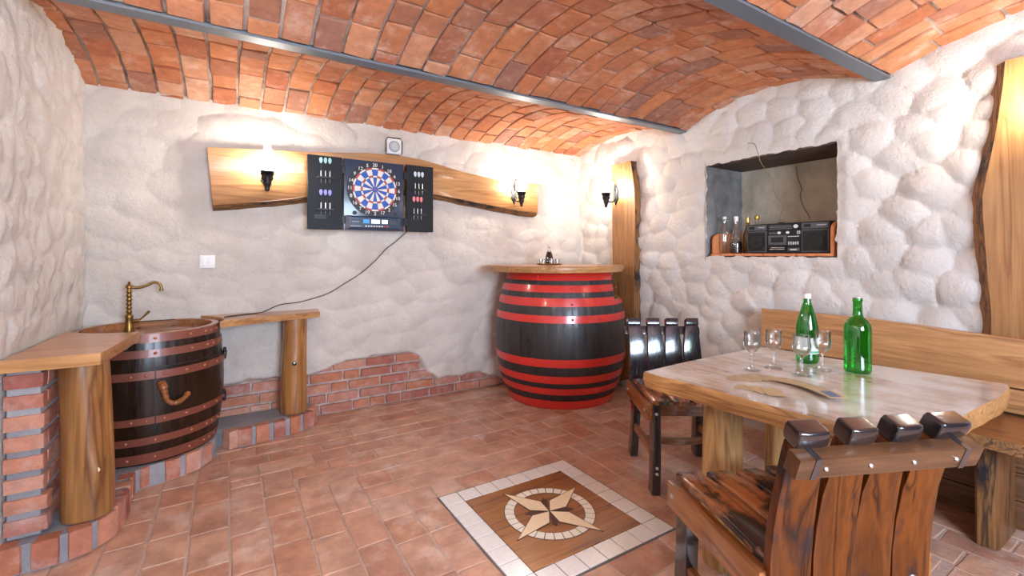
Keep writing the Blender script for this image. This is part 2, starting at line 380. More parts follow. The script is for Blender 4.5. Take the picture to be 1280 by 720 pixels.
def frosted(name):
    m, t, out = nt(name)
    tr = N(t, 'ShaderNodeBsdfTransparent'); tl = N(t, 'ShaderNodeBsdfTranslucent'); tl.inputs[0].default_value = (1, 1, 1, 1)
    mx = N(t, 'ShaderNodeMixShader', Fac=0.16); t.links.new(tr.outputs[0], mx.inputs[1]); t.links.new(tl.outputs[0], mx.inputs[2])
    t.links.new(mx.outputs[0], out.inputs[0]); return m
M['lamp_glass'] = frosted('lamp_glass')
M['sink_inner'] = wood('sink_inner', (0.20, 0.075, 0.03), (0.40, 0.17, 0.07), 0, 1.0, 0.25, 0.5)
M['stave_top'] = wood('stave_top', (0.008, 0.008, 0.011), (0.035, 0.022, 0.020), 0, 1.2, 0.14, 1.0, 0.6)
M['bench_leg'] = wood('bench_leg', (0.10, 0.04, 0.014), (0.26, 0.115, 0.04), 2, 1.2, 0.45, 0.1, 0.2)
M['kick'] = wood('kick', (0.08, 0.035, 0.015), (0.22, 0.10, 0.04), 1, 1.0, 0.5, 0.1)
M['back_rail'] = wood('back_rail', (0.045, 0.02, 0.011), (0.125, 0.056, 0.026), 0, 1.0, 0.3, 0.10, 0.2, spec=0.25)
M['front_dark_wood'] = wood('front_dark_wood', (0.05, 0.022, 0.010), (0.13, 0.06, 0.026), 2, 1.0, 0.6, 0)  # unseen front wall, made dark to keep pale reflections off the varnish
# ------------------------------------------------------------------ room shell
XL, XR, YB, YF = -0.74, 3.15, 3.70, -1.70
ZTOP = 2.46
def worley(u, v, su, sv, seed=1, jit=0.8):
    r = np.random.RandomState(seed); G = r.rand(97, 97, 3)
    a = u / su; b = v / sv; ai = np.floor(a).astype(int); bi = np.floor(b).astype(int)
    F1 = np.full(u.shape, 9.0); F2 = np.full(u.shape, 9.0); ID = np.zeros(u.shape); DX = np.zeros(u.shape); DY = np.zeros(u.shape)
    for i in (-2, -1, 0, 1, 2):
        for j in (-1, 0, 1, 2, -2):
            g = G[(ai + i) % 97, (bi + j) % 97]
            off = ((bi + j) % 2) * 0.5
            px = ai + i + 0.5 + (g[..., 0] - 0.5) * jit + off * 0.9 - 0.25; py = bi + j + 0.5 + (g[..., 1] - 0.5) * jit
            dd = np.hypot(a - px, b - py); m = dd < F1
            F2 = np.where(m, F1, np.minimum(F2, dd)); ID = np.where(m, g[..., 2], ID)
            DX = np.where(m, a - px, DX); DY = np.where(m, b - py, DY); F1 = np.where(m, dd, F1)
    return F1, F2, ID, DX, DY
def stones(u, v, su, sv, amp, seed):
    # lumps of rubble stone under thick whitewash: domes with soft valleys
    wu = u + 0.05 * (fnoise(u * 3 + 5, v * 3) - 0.5); wv = v + 0.05 * (fnoise(u * 3 + 40, v * 3 + 11) - 0.5)
    F1, F2, ID, DX, DY = worley(wu, wv, su, sv, seed)
    cap = 1 - (F1 / 0.80) ** 2                      # pillow-shaped stones that meet in creases
    e = np.clip((F2 - F1) / 0.10, 0, 1); cap = cap * (0.80 + 0.20 * e * (2 - e))
    big = 0.30 + 1.4 * fnoise(u * 1.7 + 60, v * 1.7 + 20)
    h = cap * (0.75 + 0.5 * ID) * big + (DX * (ID - 0.5) + DY * (((ID * 7) % 1) - 0.25)) * 0.5 * big
    return amp * (h + 0.45 * (fnoise(u * 11, v * 11, 3) - 0.5) + 0.8 * (fnoise(u * 1.5 + 3, v * 1.5) - 0.5))
def grid_wall(name, us, vs, fn, place, mat, hole=None, bare=None, parent=None):
    U, V = np.meshgrid(us, vs, indexing='ij'); D = fn(U, V); P = place(U, V, D)
    nu, nv = len(us), len(vs)
    verts = np.stack([p.ravel() for p in P], 1)
    I = np.arange(nu * nv).reshape(nu, nv)
    q = np.stack([I[:-1, :-1], I[1:, :-1], I[1:, 1:], I[:-1, 1:]], -1).reshape(-1, 4)
    if hole is not None:
        cu = ((U[:-1, :-1] + U[1:, 1:]) / 2).ravel(); cv = ((V[:-1, :-1] + V[1:, 1:]) / 2).ravel()
        q = q[~hole(cu, cv)]
    me = bpy.data.meshes.new(name); me.from_pydata(verts.tolist(), [], q.tolist())
    if bare is not None:
        at = me.attributes.new('bare', 'FLOAT', 'POINT'); at.data.foreach_set('value', np.clip(bare(U, V), 0, 1).ravel())
    me.polygons.foreach_set('use_smooth', [True] * len(me.polygons))
    return link(name, me, mat, parent)
def lin(a, b, step): return np.linspace(a, b, max(2, int(round(abs(b - a) / step)) + 1))

# --- back wall, its foot bare down to the brick
ZBX = [-0.8, -0.2, 0.3, 0.5, 0.62, 0.78, 1.0, 1.30, 1.37, 1.44, 1.53, 1.9, 2.1, 2.3, 3.3]
ZBZ = [0.30, 0.33, 0.33, 0.32, 0.34, 0.40, 0.405, 0.395, 0.37, 0.22, 0.155, 0.15, 0.10, 0.0, -0.1]
def zb(u, v): return np.interp(u, ZBX, ZBZ) + 0.05 * (fnoise(u * 8, v * 8) - 0.5)
def covered(u, v): 
    t = np.clip((v - zb(u, v)) / 0.022 + 0.5, 0, 1); return t * t * (3 - 2 * t)
def back_fn(u, v):
    s = stones(u, v, 0.20, 0.135, 0.021, 11); c = covered(u, v)
    return c * (0.030 + s) 
wall_back = grid_wall('wall_back', lin(XL - 0.1, XR + 0.12, 0.0125), lin(-0.02, ZTOP, 0.0125), back_fn,
    lambda u, v, d: (u, YB - d, v), M['plaster_back'], bare=lambda u, v: 1 - covered(u, v))
tag(wall_back, 'whitewashed lumpy rubble wall with bare brick along its foot', 'wall', kind='structure')
# --- right wall with the niche
NY0, NY1, NZ0, NZ1, NXB = 1.296, 2.182, 1.205, 1.905, 3.62
def right_fn(u, v):
    s = stones(u + 9, v + 4, 0.178, 0.150, 0.031, 23)
    dn = np.maximum(np.maximum(NY0 - u, u - NY1), np.maximum(NZ0 - v, v - NZ1))
    k = np.clip(dn / 0.07, 0, 1); k = k * k * (3 - 2 * k)
    return 0.006 + k * s + (1 - k) * (0.004 + 0.012 * fnoise(u * 25, v * 25))
def right_place(u, v, d):
    # chipped, uneven rim around the niche opening
    r1 = 0.016 * (fnoise(u * 22 + 3, v * 22 + 8) - 0.5); r2 = 0.016 * (fnoise(u * 22 + 30, v * 22 + 1) - 0.5)
    near = np.clip(1 - np.abs(np.maximum(np.maximum(NY0 - u, u - NY1), np.maximum(NZ0 - v, v - NZ1))) / 0.03, 0, 1)
    return (XR - d, u + near * r1 * 2, v + near * r2 * 2)
us = np.concatenate([lin(YF, -0.1, 0.05)[:-1], lin(-0.1, NY0, 0.0125)[:-1], lin(NY0, NY1, 0.0125)[:-1], lin(NY1, YB + 0.1, 0.0125)])
vs = np.concatenate([lin(-0.02, NZ0, 0.0125)[:-1], lin(NZ0, NZ1, 0.0125)[:-1], lin(NZ1, ZTOP, 0.0125)])
wall_right = grid_wall('wall_right', us, vs, right_fn, right_place, M['plaster_right'],
    hole=lambda u, v: (u > NY0) & (u < NY1) & (v > NZ0) & (v < NZ1))
tag(wall_right, 'whitewashed rubble stone wall with a square niche', 'wall', kind='structure')
def nich(name, us, vs, place, mat, amp=0.006):
    o = grid_wall(name, us, vs, lambda u, v: amp * (fnoise(u * 14, v * 14) * 2 - 1), place, mat, parent=wall_right); return o
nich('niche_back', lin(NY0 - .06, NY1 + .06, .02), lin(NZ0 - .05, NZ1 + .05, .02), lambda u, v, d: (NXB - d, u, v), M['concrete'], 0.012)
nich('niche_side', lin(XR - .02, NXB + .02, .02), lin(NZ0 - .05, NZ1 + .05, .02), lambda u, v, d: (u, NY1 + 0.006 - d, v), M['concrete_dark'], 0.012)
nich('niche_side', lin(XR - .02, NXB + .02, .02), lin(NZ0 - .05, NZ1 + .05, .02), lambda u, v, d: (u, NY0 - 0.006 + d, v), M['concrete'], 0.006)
nich('niche_sill', lin(XR - .015, NXB + .02, .02), lin(NY0 - .05, NY1 + .05, .02), lambda u, v, d: (u, v, NZ0 - 0.004 + d * 0.6), M['concrete'], 0.006)
bx('lintel', (XR + 0.012, NY0 - 0.06, NZ1 - 0.003), (NXB + 0.02, NY1 + 0.05, NZ1 + 0.06), M['lintel'], wall_right)
# crack down the niche back
ck = [onX(x, y, NXB - 0.008) for x, y in ((995, 208), (997, 222), (1002, 236), (1000, 245), (1004, 258), (1010, 268), (1013, 274))]
MB().tube(catmull(ck, 4), 0.003, 5).build('crack', M['concrete_dark'], wall_right)
# --- left wall, combed render
def left_fn(u, v):
    k = np.clip((v - 0.80) / 0.12, 0, 1); k = np.maximum(k, np.clip((2.35 - u) / 0.1, 0, 1))
    return 0.004 + (0.12 + 0.88 * k) * (0.004 + stones(u + 31, v + 13, 0.19, 0.15, 0.021, 5) + 0.024 * (fnoise(u * 24, v * 11, 3) - 0.5))
wall_left = grid_wall('wall_left', np.concatenate([lin(YF, 1.8, .06)[:-1], lin(1.8, YB + .1, .0125)]), lin(-0.02, ZTOP, 0.0125), left_fn,
    lambda u, v, d: (XL + d, u, v), M['plaster_left'])
tag(wall_left, 'rough white rendered wall beside the barrel sink', 'wall', kind='structure')
# --- unseen front wall behind the camera, with a window opening added for fill light
mb = MB(); W0, W1, Wz0, Wz1 = -0.05, 1.55, 0.85, 2.05
mb.box((XL - .1, YF - .2, -.02), (W0, YF, ZTOP)).box((W1, YF - .2, -.02), (XR + .1, YF, ZTOP)).box((W0, YF - .2, -.02), (W1, YF, Wz0)).box((W0, YF - .2, Wz1), (W1, YF, ZTOP))
wf = mb.build('wall_front', M['front_dark_wood']); tag(wf, kind='structure')
win = MB()
for a, b in (((W0, Wz0), (W0 + .06, Wz1)), ((W1 - .06, Wz0), (W1, Wz1)), ((W0, Wz0), (W1, Wz0 + .06)), ((W0, Wz1 - .06), (W1, Wz1)), ((.72, Wz0), (.78, Wz1))):
    win.box((a[0], YF - .16, a[1]), (b[0], YF - .10, b[1]))
tag(win.build('added_window_1', M['oak_z']), kind='structure')

# ------------------------------------------------------------------ brick pieces
def brick_mesh(name, seed, rough=0.04, bev=0.05):
    # unit brick -0.5..0.5 with knocked-off, slightly wandering edges
    r = random.Random(seed); mb = MB(); n = 3
    ring = []
    for (sx, sy, ex, ey) in ((-.5, -.5, .5, -.5), (.5, -.5, .5, .5), (.5, .5, -.5, .5), (-.5, .5, -.5, -.5)):
        for k in range(2):
            t = k / 2; ring.append((sx + (ex - sx) * t + r.uniform(-rough, rough) * .5, sy + (ey - sy) * t + r.uniform(-rough, rough) * .6))
    lo_ = [(x, y, -.5) for x, y in ring]; mid = [(x, y, .5 - bev * 3.0 + r.uniform(-.05, .05)) for x, y in ring]
    top = [(x * (1 - bev * 0.5), y * (1 - bev * 1.1), .5 + r.uniform(-.04, .02)) for x, y in ring]
    mb.rings([lo_, mid, top], cap=False)
    mb.f.append(tuple(range(16, 24)))
    return mb.mesh(name)
BM = [brick_mesh('brick_piece', k, 0.028) for k in range(8)]
def brick_obj(mat, parent, c, size, rot, k):
    key = (mat.name, k % len(BM))
    if key not in brick_obj.cache:
        me = BM[k % len(BM)].copy(); me.materials.append(mat); brick_obj.cache[key] = me
    o = bpy.data.objects.new('brick', brick_obj.cache[key]); C.objects.link(o)
    o.matrix_world = Matrix.LocRotScale(c, rot, Vector(size)); o.parent = parent; return o
brick_obj.cache = {}
def place_bricks(items, mat, parent, rest_name, limit=300, names='brick'):
    # items: (center, size, rot(quaternion), k); the largest in the picture are objects, the others one joined part
    sc_ = []
    for it in items:
        p = proj(it[0])
        a = 0
        if p and -40 < p[0] < 1320 and -60 < p[1] < 780: a = it[1][0] * it[1][1] / p[2] ** 2 + 1e-6
        sc_.append(a)
    order = sorted(range(len(items)), key=lambda i: -sc_[i]); top = [i for i in order[:limit] if sc_[i] > 0]; ts = set(top)
    for i in top:
        o = brick_obj(mat, parent, items[i][0], items[i][1], items[i][2], items[i][3])
        o.name = names
    rest = [i for i in range(len(items)) if i not in ts]
    if rest:
        mb = MB()
        for i in rest:
            c, s, q, k = items[i]; mt = Matrix.LocRotScale(c, q, Vector(s)); b = BM[k % len(BM)]
            mb.add([mt @ v.co for v in b.vertices], [tuple(p.vertices) for p in b.polygons])
        me = bpy.data.meshes.new(rest_name); me.from_pydata(mb.v, [], mb.f)
        o = link(rest_name, me, mat, parent); o['kind'] = 'stuff'
def quat_axes(x, y, z):
    return Matrix((x, y, z)).transposed().to_quaternion()

# ------------------------------------------------------------------ vaulted ceiling
BEAMS = [2.39, 1.063, -0.265]; FL = 0.036
VA = [(BEAMS[0] + FL - .004, YB + .02), (BEAMS[1] + FL - .004, BEAMS[0] - FL + .004), (BEAMS[2] + FL - .004, BEAMS[1] - FL + .004), (YF - .02, BEAMS[2] - FL + .004)]
ZS, RISE = 2.213, 0.135
mb = MB(); items = []
for vi, (y0, y1) in enumerate(VA):
    a = (y1 - y0) / 2; ym = (y0 + y1) / 2; Rr = (a * a + RISE * RISE) / (2 * RISE); zc = ZS + RISE - Rr; th = math.asin(a / Rr)
    Ro = Rr + 0.016
    vsx = []
    K = 20
    for k in range(K + 1):
        t = -th + 2 * th * k / K; y = ym + Ro * math.sin(t); z = zc + Ro * math.cos(t)
        vsx += [(XL - .1, y, z), (XR + .1, y, z)]
    mb.add(vsx, [(2*k, 2*k+1, 2*k+3, 2*k+2) for k in range(K)])
    x = XL - 0.06; ring = 0; L = 2 * th * Rr
    while x < XR + 0.05:
        wv = random.uniform(0.134, 0.150); s = 0.0; first = True
        ring += 1
        lens = [0.29, 0.14, 0.29, 0.215, 0.29, 0.26]
        while s < L - 0.03:
            l = random.choice([0.29, 0.27, 0.25, 0.20, 0.15]) if not first else random.choice([0.13, 0.20, 0.27, 0.29])
            first = False
            if s + l > L - 0.06: l = L - s
            t = -th + (s + l / 2) / Rr
            nrm = Vector((0, -math.sin(t), -math.cos(t))); tan = Vector((0, math.cos(t), -math.sin(t)))
            c = Vector((x + wv / 2, ym + Rr * math.sin(t), zc + Rr * math.cos(t))) - nrm * (0.026 + random.uniform(-.004, .006))
            tilt = random.uniform(-0.035, 0.035); tan2 = (tan + nrm * tilt).normalized(); xa = (Vector((1, 0, 0)) + nrm * random.uniform(-.05, .05)).normalized()
            zz = tan2.cross(xa).normalized()
            if zz.dot(nrm) < 0: zz = -zz
            yy = zz.cross(tan2)
            items.append((c, (l - random.uniform(.006, .014), wv - random.uniform(.009, .020), 0.055), quat_axes(tan2, yy, zz), random.randrange(8)))
            s += l
        x += wv
ceiling = mb.build('ceiling', M['vault_mortar'], smooth=60)
tag(ceiling, 'shallow orange brick vaults between steel beams', 'ceiling', kind='structure')
place_bricks(items, M['vault_brick'], ceiling, 'remaining_bricks', 300)
names_b = ['grey steel beam across the vault end closest to the dartboard wall', 'grey steel beam over the table, ending above the stone wall', 'grey steel beam across the vaults by the added front window']
for yb, nm in zip(BEAMS, names_b):
    e = MB().box((XL - .08, yb - FL, ZS - 0.012), (XR + .08, yb + FL, ZS)).box((XL - .08, yb - .004, ZS), (XR + .08, yb + .004, ZS + .14))
    tag(e.build('steel_beam', M['steel']), nm, 'beam')

# ------------------------------------------------------------------ floor
MX0, MX1, MY0, MY1 = 0.893, 1.684, 1.332, 2.123
fl = MB().box((XL - .1, YF - .1, -0.15), (XR + .5, YB + .1, -0.003)).build('floor', M['floor_mortar'])
tag(fl, 'worn reddish brick paving', 'floor', kind='structure')
items = []; BW = 0.148
def fbrick(x0, x1, y0, y1):
    x0, x1 = max(x0, XL), min(x1, XR); y0, y1 = max(y0, YF), min(y1, YB + .01)
    if x1 - x0 < 0.03 or y1 - y0 < 0.03: return
    g = random.uniform(.005, .012)
    c = Vector(((x0 + x1) / 2, (y0 + y1) / 2, -0.0125 + random.uniform(-.0015, .0015) + 0.003))
    lx, ly = x1 - x0 - g, y1 - y0 - g
    q = Matrix.Rotation(random.uniform(-.006, .006), 3, 'X') @ Matrix.Rotation(random.uniform(-.006, .006), 3, 'Y') @ Matrix.Rotation(random.uniform(-.012, .012), 3, 'Z')
    if ly > lx: 
        q = q @ Matrix.Rotation(R(90), 3, 'Z'); lx, ly = ly, lx
    items.append((c, (lx, ly, 0.02), q.to_quaternion(), random.randrange(8)))
def run(a0, a1, f):
    s = a0 - random.uniform(0, .26)
    while s < a1:
        l = random.choice([.29, .29, .27, .25, .20]); e = s + l
        lo_, hi_ = max(s, a0), min(e, a1)
        if a1 - hi_ < 0.06: hi_ = a1; e = a1
        if hi_ - lo_ > 0.05: f(lo_, hi_)
        s = e
for k in range(25):
    d0, d1 = k * BW, (k + 1) * BW
    oX = d1 if k % 2 else d0; oY = d0 if k % 2 else d1
    run(MX0 - oX, MX1 + oX, lambda a, b: fbrick(a, b, MY1 + d0, MY1 + d1))
    run(MX0 - oX, MX1 + oX, lambda a, b: fbrick(a, b, MY0 - d1, MY0 - d0))
    run(MY0 - oY, MY1 + oY, lambda a, b: fbrick(MX0 - d1, MX0 - d0, a, b))
    run(MY0 - oY, MY1 + oY, lambda a, b: fbrick(MX1 + d0, MX1 + d1, a, b))
place_bricks(items, M['floor_brick'], fl, 'remaining_pavers', 300)
# --- bare bricks at the foot of the back wall
for k in range(6):
    z = 0.04 + 0.08 * k; x = XL - random.uniform(0, .25)
    while x < 2.5:
        l = random.choice([.25, .25, .24, .13]); cx = x + l / 2
        if z - 0.035 < float(np.interp(cx, ZBX, ZBZ)) + 0.02:
            q = quat_axes(Vector((1, 0, 0)), Vector((0, 0, 1)), Vector((0, -1, 0)))
            brick_obj(M['wall_brick'], wall_back, Vector((cx, YB + 0.012 + random.uniform(-.003, .003), z)), (l - .014, .062, 0.06), q, random.randrange(8))
        x += l

# ------------------------------------------------------------------ compass mosaic
mos = empty('floor_mosaic', (0, 0, 0), 0, 'square compass star floor inlay framed with white tiles', 'mosaic')
MC = Vector(((MX0 + MX1) / 2, (MY0 + MY1) / 2, 0)); TS = (MX1 - MX0) / 8
bx('bedding', (MX0 - .006, MY0 - .006, -.012), (MX1 + .006, MY1 + .006, 0.0015), M['grout'], mos, 0)
tme = MB().box((-TS/2 + .0022, -TS/2 + .0022, -.006), (TS/2 - .0022, TS/2 - .0022, .0045)).mesh('tile', .0012, 1); tme.materials.append(M['tile_white'])
for i in range(8):
    for j in range(8):
        if i in (0, 7) or j in (0, 7):
            t = link('tile', tme, None, mos); t.location = (MX0 + (i + .5) * TS, MY0 + (j + .5) * TS, 0)
bx('wood_panel', (MX0 + TS + .002, MY0 + TS + .002, -.006), (MX1 - TS - .002, MY1 - TS - .002, .0042), M['inlay_wood'], mos, .0008, 1)
R1, R0 = TS * 2.14, TS * 1.70
sp = [onZ(634.3, 619.3, 0), onZ(718.8, 610.8, 0), onZ(751.8, 665, 0), onZ(650, 676.8, 0)]
ang0 = sum(math.atan2((p - MC).y, (p - MC).x) + R(90) * k for k, p in enumerate(sp))
angs = [math.atan2((p - MC).y, (p - MC).x) for p in sp]
base = math.atan2(sum(math.sin(a + R(90) * k) for k, a in enumerate(angs)), sum(math.cos(a + R(90) * k) for k, a in enumerate(angs)))
nseg = 30
sm = MB(); da = 2 * math.pi / nseg
pts = [(R0 * math.cos(t), R0 * math.sin(t)) for t in (0, da / 2 - .011, da - .022)] + [(R1 * math.cos(t), R1 * math.sin(t)) for t in (da - .022, da / 2 - .011, 0)]
sm.rings([[(x, y, 0) for x, y in pts], [(x, y, .0062) for x, y in pts]]); smm = sm.mesh('ring_segment'); smm.materials.append(M['inlay_ivory'])
for k in range(nseg):
    o = link('ring_segment', smm, None, mos); o.location = MC; o.rotation_euler = (0, 0, k * da)
MB().lathe([(R0 - .004, .0), (R0 - .004, .0052), (R1 + .004, .0052), (R1 + .004, .0)], 64, tuple(MC), cap=False).build('ring_bed', M['inlay_dark'], mos)
tip = TS * 2.66
km = MB(); kp = [(0.004, 0), (TS * .80, -TS * .46), (tip, 0), (TS * .80, TS * .46)]
km.rings([[(x, y, 0) for x, y in kp], [(x, y, .0075) for x, y in kp]]); kme = km.mesh('star_point'); kme.materials.append(M['inlay_cream'])
bdm = MB(); bp = [(-.004, 0), (TS * .80, -TS * .46 - .005), (tip + .010, 0), (TS * .80, TS * .46 + .005)]
bdm.rings([[(x, y, 0) for x, y in bp], [(x, y, .0070) for x, y in bp]]); bme = bdm.mesh('star_outline'); bme.materials.append(M['inlay_dark'])
dm = MB(); dp = [(0.006, .004), (TS * .95, -TS * .06), (TS * 1.20, TS * .14), (TS * .60, TS * .34)]
dm.rings([[(x, y, 0) for x, y in dp], [(x, y, .0066) for x, y in dp]]); dme = dm.mesh('dark_point'); dme.materials.append(M['inlay_dark'])
for k in range(4):
    o = link('star_point', kme, None, mos); o.location = MC; o.rotation_euler = (0, 0, base - R(90) * k)
    o = link('star_outline', bme, None, mos); o.location = MC; o.rotation_euler = (0, 0, base - R(90) * k)
    o = link('dark_point', dme, None, mos); o.location = MC; o.rotation_euler = (0, 0, base - R(90) * k + R(40))
# ------------------------------------------------------------------ brick plinth and pier under the sink counter
PLZ = 0.115
BC = Vector((-0.385, 3.360)); BR = 0.338
def poly_resample(pts, step):
    pts = [Vector((p[0], p[1], 0)) for p in pts]; out = []; acc = 0.0
    L = [0.0]
    for a, b in zip(pts, pts[1:]): L.append(L[-1] + (b - a).length)
    s = 0.0
    while s <= L[-1]:
        for i in range(len(L) - 1):
            if L[i] <= s <= L[i+1] + 1e-9:
                t = (s - L[i]) / max(1e-9, L[i+1] - L[i]); p = pts[i].lerp(pts[i+1], t); tan = (pts[i+1] - pts[i]).normalized(); out.append((p, tan)); break
        s += step
    return out, L[-1]
arc = [(BC.x + BR * math.cos(t), BC.y + BR * math.sin(t)) for t in [R(a) for a in range(-86, -2, 8)]]
path1 = catmull([(-0.735, 2.455, 0), (-0.60, 2.452, 0), (-0.50, 2.478, 0), (-0.425, 2.56, 0), (-0.398, 2.70, 0), (-0.400, 2.86, 0), (-0.402, 2.98, 0)] , 5)
path1 = [(p.x, p.y) for p in path1] + arc
path2 = catmull([(-0.035, 3.40, 0), (0.0, 3.352, 0), (0.10, 3.345, 0), (0.29, 3.372, 0), (0.43, 3.425, 0), (0.515, 3.50, 0), (0.535, 3.68, 0)], 5)
path2 = [(p.x, p.y) for p in path2]
plinth = empty('brick_plinth', (0, 0, 0), 0, 'low curved plinth of upright bricks under the dark barrel sink', 'plinth')
def plinth_body(outline, name):
    n = len(outline); z = PLZ - 0.004; mb = MB()
    vs = [(p[0], p[1], 0.0) for p in outline] + [(p[0], p[1], z) for p in outline]
    fs = [tuple(range(n, 2*n))] + [(i, (i+1) % n, n + (i+1) % n, n + i) for i in range(n)]
    me = bpy.data.meshes.new(name); me.from_pydata(vs, [], fs)
    bm = bmesh.new(); bm.from_mesh(me); bmesh.ops.recalc_face_normals(bm, faces=bm.faces); bmesh.ops.triangulate(bm, faces=[f for f in bm.faces if len(f.verts) > 4]); bm.to_mesh(me); bm.free()
    return link(name, me, M['mortar'], plinth)
def inset(path, d):
    out = []
    for i, p in enumerate(path):
        a = Vector((*path[max(i-1, 0)], 0)); b = Vector((*path[min(i+1, len(path)-1)], 0)); t = (b - a).normalized(); nrm = Vector((-t.y, t.x, 0))
        out.append((p[0] + nrm.x * d, p[1] + nrm.y * d))
    return out
plinth_body(inset(path1, .010) + [(-0.06, 3.67), (-0.73, 3.67)], 'mortar_core')
plinth_body([(-0.14, 3.68), (-0.13, 3.52)] + inset(path2, .010) , 'mortar_core')
for path, off in ((path1, 0.03), (path2, 0.05)):
    s, L = poly_resample(path, 0.102)
    for (p, tan) in s[:-1]:
        q2 = p + tan * off; nrm = Vector((tan.y, -tan.x, 0))
        if (q2.x < -0.76) or q2.y > 3.66: continue
        o = brick_obj(M['wall_brick'], plinth, Vector((q2.x, q2.y, PLZ / 2 + .002)) - nrm * 0.028 , (PLZ - .004 + random.uniform(-.01, .004), .074 + random.uniform(-.008, .006), .06),
                  quat_axes(Vector((0, 0, 1)), nrm.cross(Vector((0, 0, 1))), nrm), random.randrange(8))
pier = empty('brick_pier', (0, 0, 0), 0, 'weathered brick pier with thick grey mortar under the sink counter', 'pier')
bx('mortar_core', (-0.722, 2.507, PLZ + .002), (-0.627, 2.95, 0.770), M['mortar'], pier, .006)
for k in range(8):
    z = PLZ + 0.047 + 0.0805 * k
    for (cx, cy, l, ax, out) in ((-0.671, 2.53, .118, Vector((1, 0, 0)), Vector((0, -1, 0))), (-0.645, 2.66, .22, Vector((0, 1, 0)), Vector((1, 0, 0))), (-0.645, 2.87, .15, Vector((0, 1, 0)), Vector((1, 0, 0)))):
        dx = random.uniform(-.006, .006)
        if ax.x > .5: cx += .5 * dx; l += dx
        q = quat_axes(ax, out.cross(ax), out)
        brick_obj(M['wall_brick'], pier, Vector((cx, cy, z)), (l, .058 + random.uniform(-.006, .004), 0.06), q, random.randrange(8))
# ------------------------------------------------------------------ counters and log posts
def slab(name, outline, z0, z1, mat, edge_mat=None, bevel=.006, parent=None, jit=0.0, label=None, cat=None):
    n = len(outline); pts = []
    for i in range(n):
        a = Vector(outline[i]); b = Vector(outline[(i+1) % n]); m = max(1, int((b - a).length / 0.05))
        for k in range(m):
            p = a.lerp(b, k / m); j = jit * (0 if k == 0 else 1)
            pts.append((p.x + random.uniform(-j, j), p.y + random.uniform(-j, j)))
    mb = MB(); zm = z0 + (z1 - z0) * .5
    cx = sum(p[0] for p in pts) / len(pts); cy = sum(p[1] for p in pts) / len(pts)
    def ring(z, e, jj): return [(p[0] + (p[0]-cx) * e + random.uniform(-jj, jj), p[1] + (p[1]-cy) * e + random.uniform(-jj, jj), z) for p in pts]
    mb.rings([ring(z0, -.012, jit * .6), ring(zm, 0, jit * .8), ring(z1 - .008, -.002, jit * .4), ring(z1, -.010, 0)])
    me = mb.mesh(name, 0, smooth=50)
    me.materials.append(mat); me.materials.append(edge_mat or mat)
    for p in me.polygons: p.material_index = 0 if p.normal.z > 0.6 else 1
    o = link(name, me, None, parent)
    if label: tag(o, label, cat)
    return o
out1 = [(-0.726, 2.44), (-0.435, 2.432), (-0.408, 2.72), (-0.385, 3.005)] + [(BC.x + .354 * math.cos(t), BC.y + .354 * math.sin(t)) for t in (R(-100), R(-112), R(-124), R(-136), R(-148), R(-154))]
slab('sink_counter', out1, 0.774, 0.822, M['counter'], M['oak'], jit=.0025, label='orange live edge wooden counter slab resting on the brick pier', cat='counter')
out2 = [(BC.x + .362 * math.cos(t), BC.y + .362 * math.sin(t)) for t in (R(50), R(35), R(18), R(2), R(-10))] + [(-0.042, 3.272), (0.15, 3.345), (0.35, 3.405), (0.553, 3.452), (0.575, 3.655)]
slab('wall_shelf', out2, 0.775, 0.815, M['counter'], M['oak'], jit=.003, label='wooden shelf slab between the barrel sink and the plastered wall, holding a cable end', cat='shelf')
def log(name, c, r0, r1, z0, z1, mat, parent=None, seed=0, bow=0.012, knot=None, n=28):
    prof = []; K = 18; mb = MB(); rings = []
    for k in range(K + 1):
        t = k / K; z = z0 + (z1 - z0) * t; rr = r0 + (r1 - r0) * t
        ring = []
        for i in range(n):
            a = 2 * math.pi * i / n
            d = rr * (1 + 0.10 * n1(2.0 * math.cos(a) + 5 + t * 1.2, seed) + 0.10 * n1(2 * math.sin(a) + 9 + t * 1.5, seed + 3) + .03 * n1(a * 3 + t * 4, seed + 5))
            if knot:
                da = (a - knot[0] + math.pi) % (2 * math.pi) - math.pi
                d += 0.016 * math.exp(-((da * rr) / .025) ** 2 - ((z - knot[1]) / .03) ** 2)
            if k in (0, K): d *= .975
            ring.append((c[0] + d * math.cos(a) + bow * math.sin(t * 3.1 + seed), c[1] + d * math.sin(a), z))
        rings.append(ring)
    mb.rings(rings); return mb.build(name, mat, parent, smooth=50)
p = empty('log_post', (0, 0, 0), 0, 'thick varnished log post standing on the plinth beside the brick pier', 'post')
log('trunk', (-0.512, 2.60), 0.088, 0.078, PLZ + .007, 0.775, M['log'], p, 1, .010, (R(-60), .32))
MB().lathe([(0.0, .012), (.008, .010), (.010, 0)], 10, axis='y').build('knot', M['inlay_cream'], p).location = (-0.461, 2.512, .325)
p = empty('log_post', (0, 0, 0), 0, 'slim varnished log post with a dark knot under the wall shelf', 'post')
log('trunk', (0.395, 3.52), 0.086, 0.078, PLZ + .007, 0.776, M['log'], p, 4, .006, (R(-95), .47))
MB().lathe([(0.0, -.006), (.013, -.004), (.017, .012)], 12, axis='y').build('knot', M['burnt'], p).location = (0.385, 3.424, .47)
pier2 = empty('brick_stub', (0, 0, 0), 0, 'narrow brick stub against the wall behind the slim log post', 'pier')
for k in range(8):
    q = quat_axes(Vector((1, 0, 0)), Vector((0, 0, 1)), Vector((0, -1, 0)))
    brick_obj(M['wall_brick'], pier2, Vector((0.405 + random.uniform(-.004, .004), 3.645, PLZ + .045 + .081 * k)), (.155, .062, .07), q, k)
bx('mortar_core', (0.338, 3.622, PLZ + .002), (0.472, 3.668, 0.772), M['mortar'], pier2, .004)

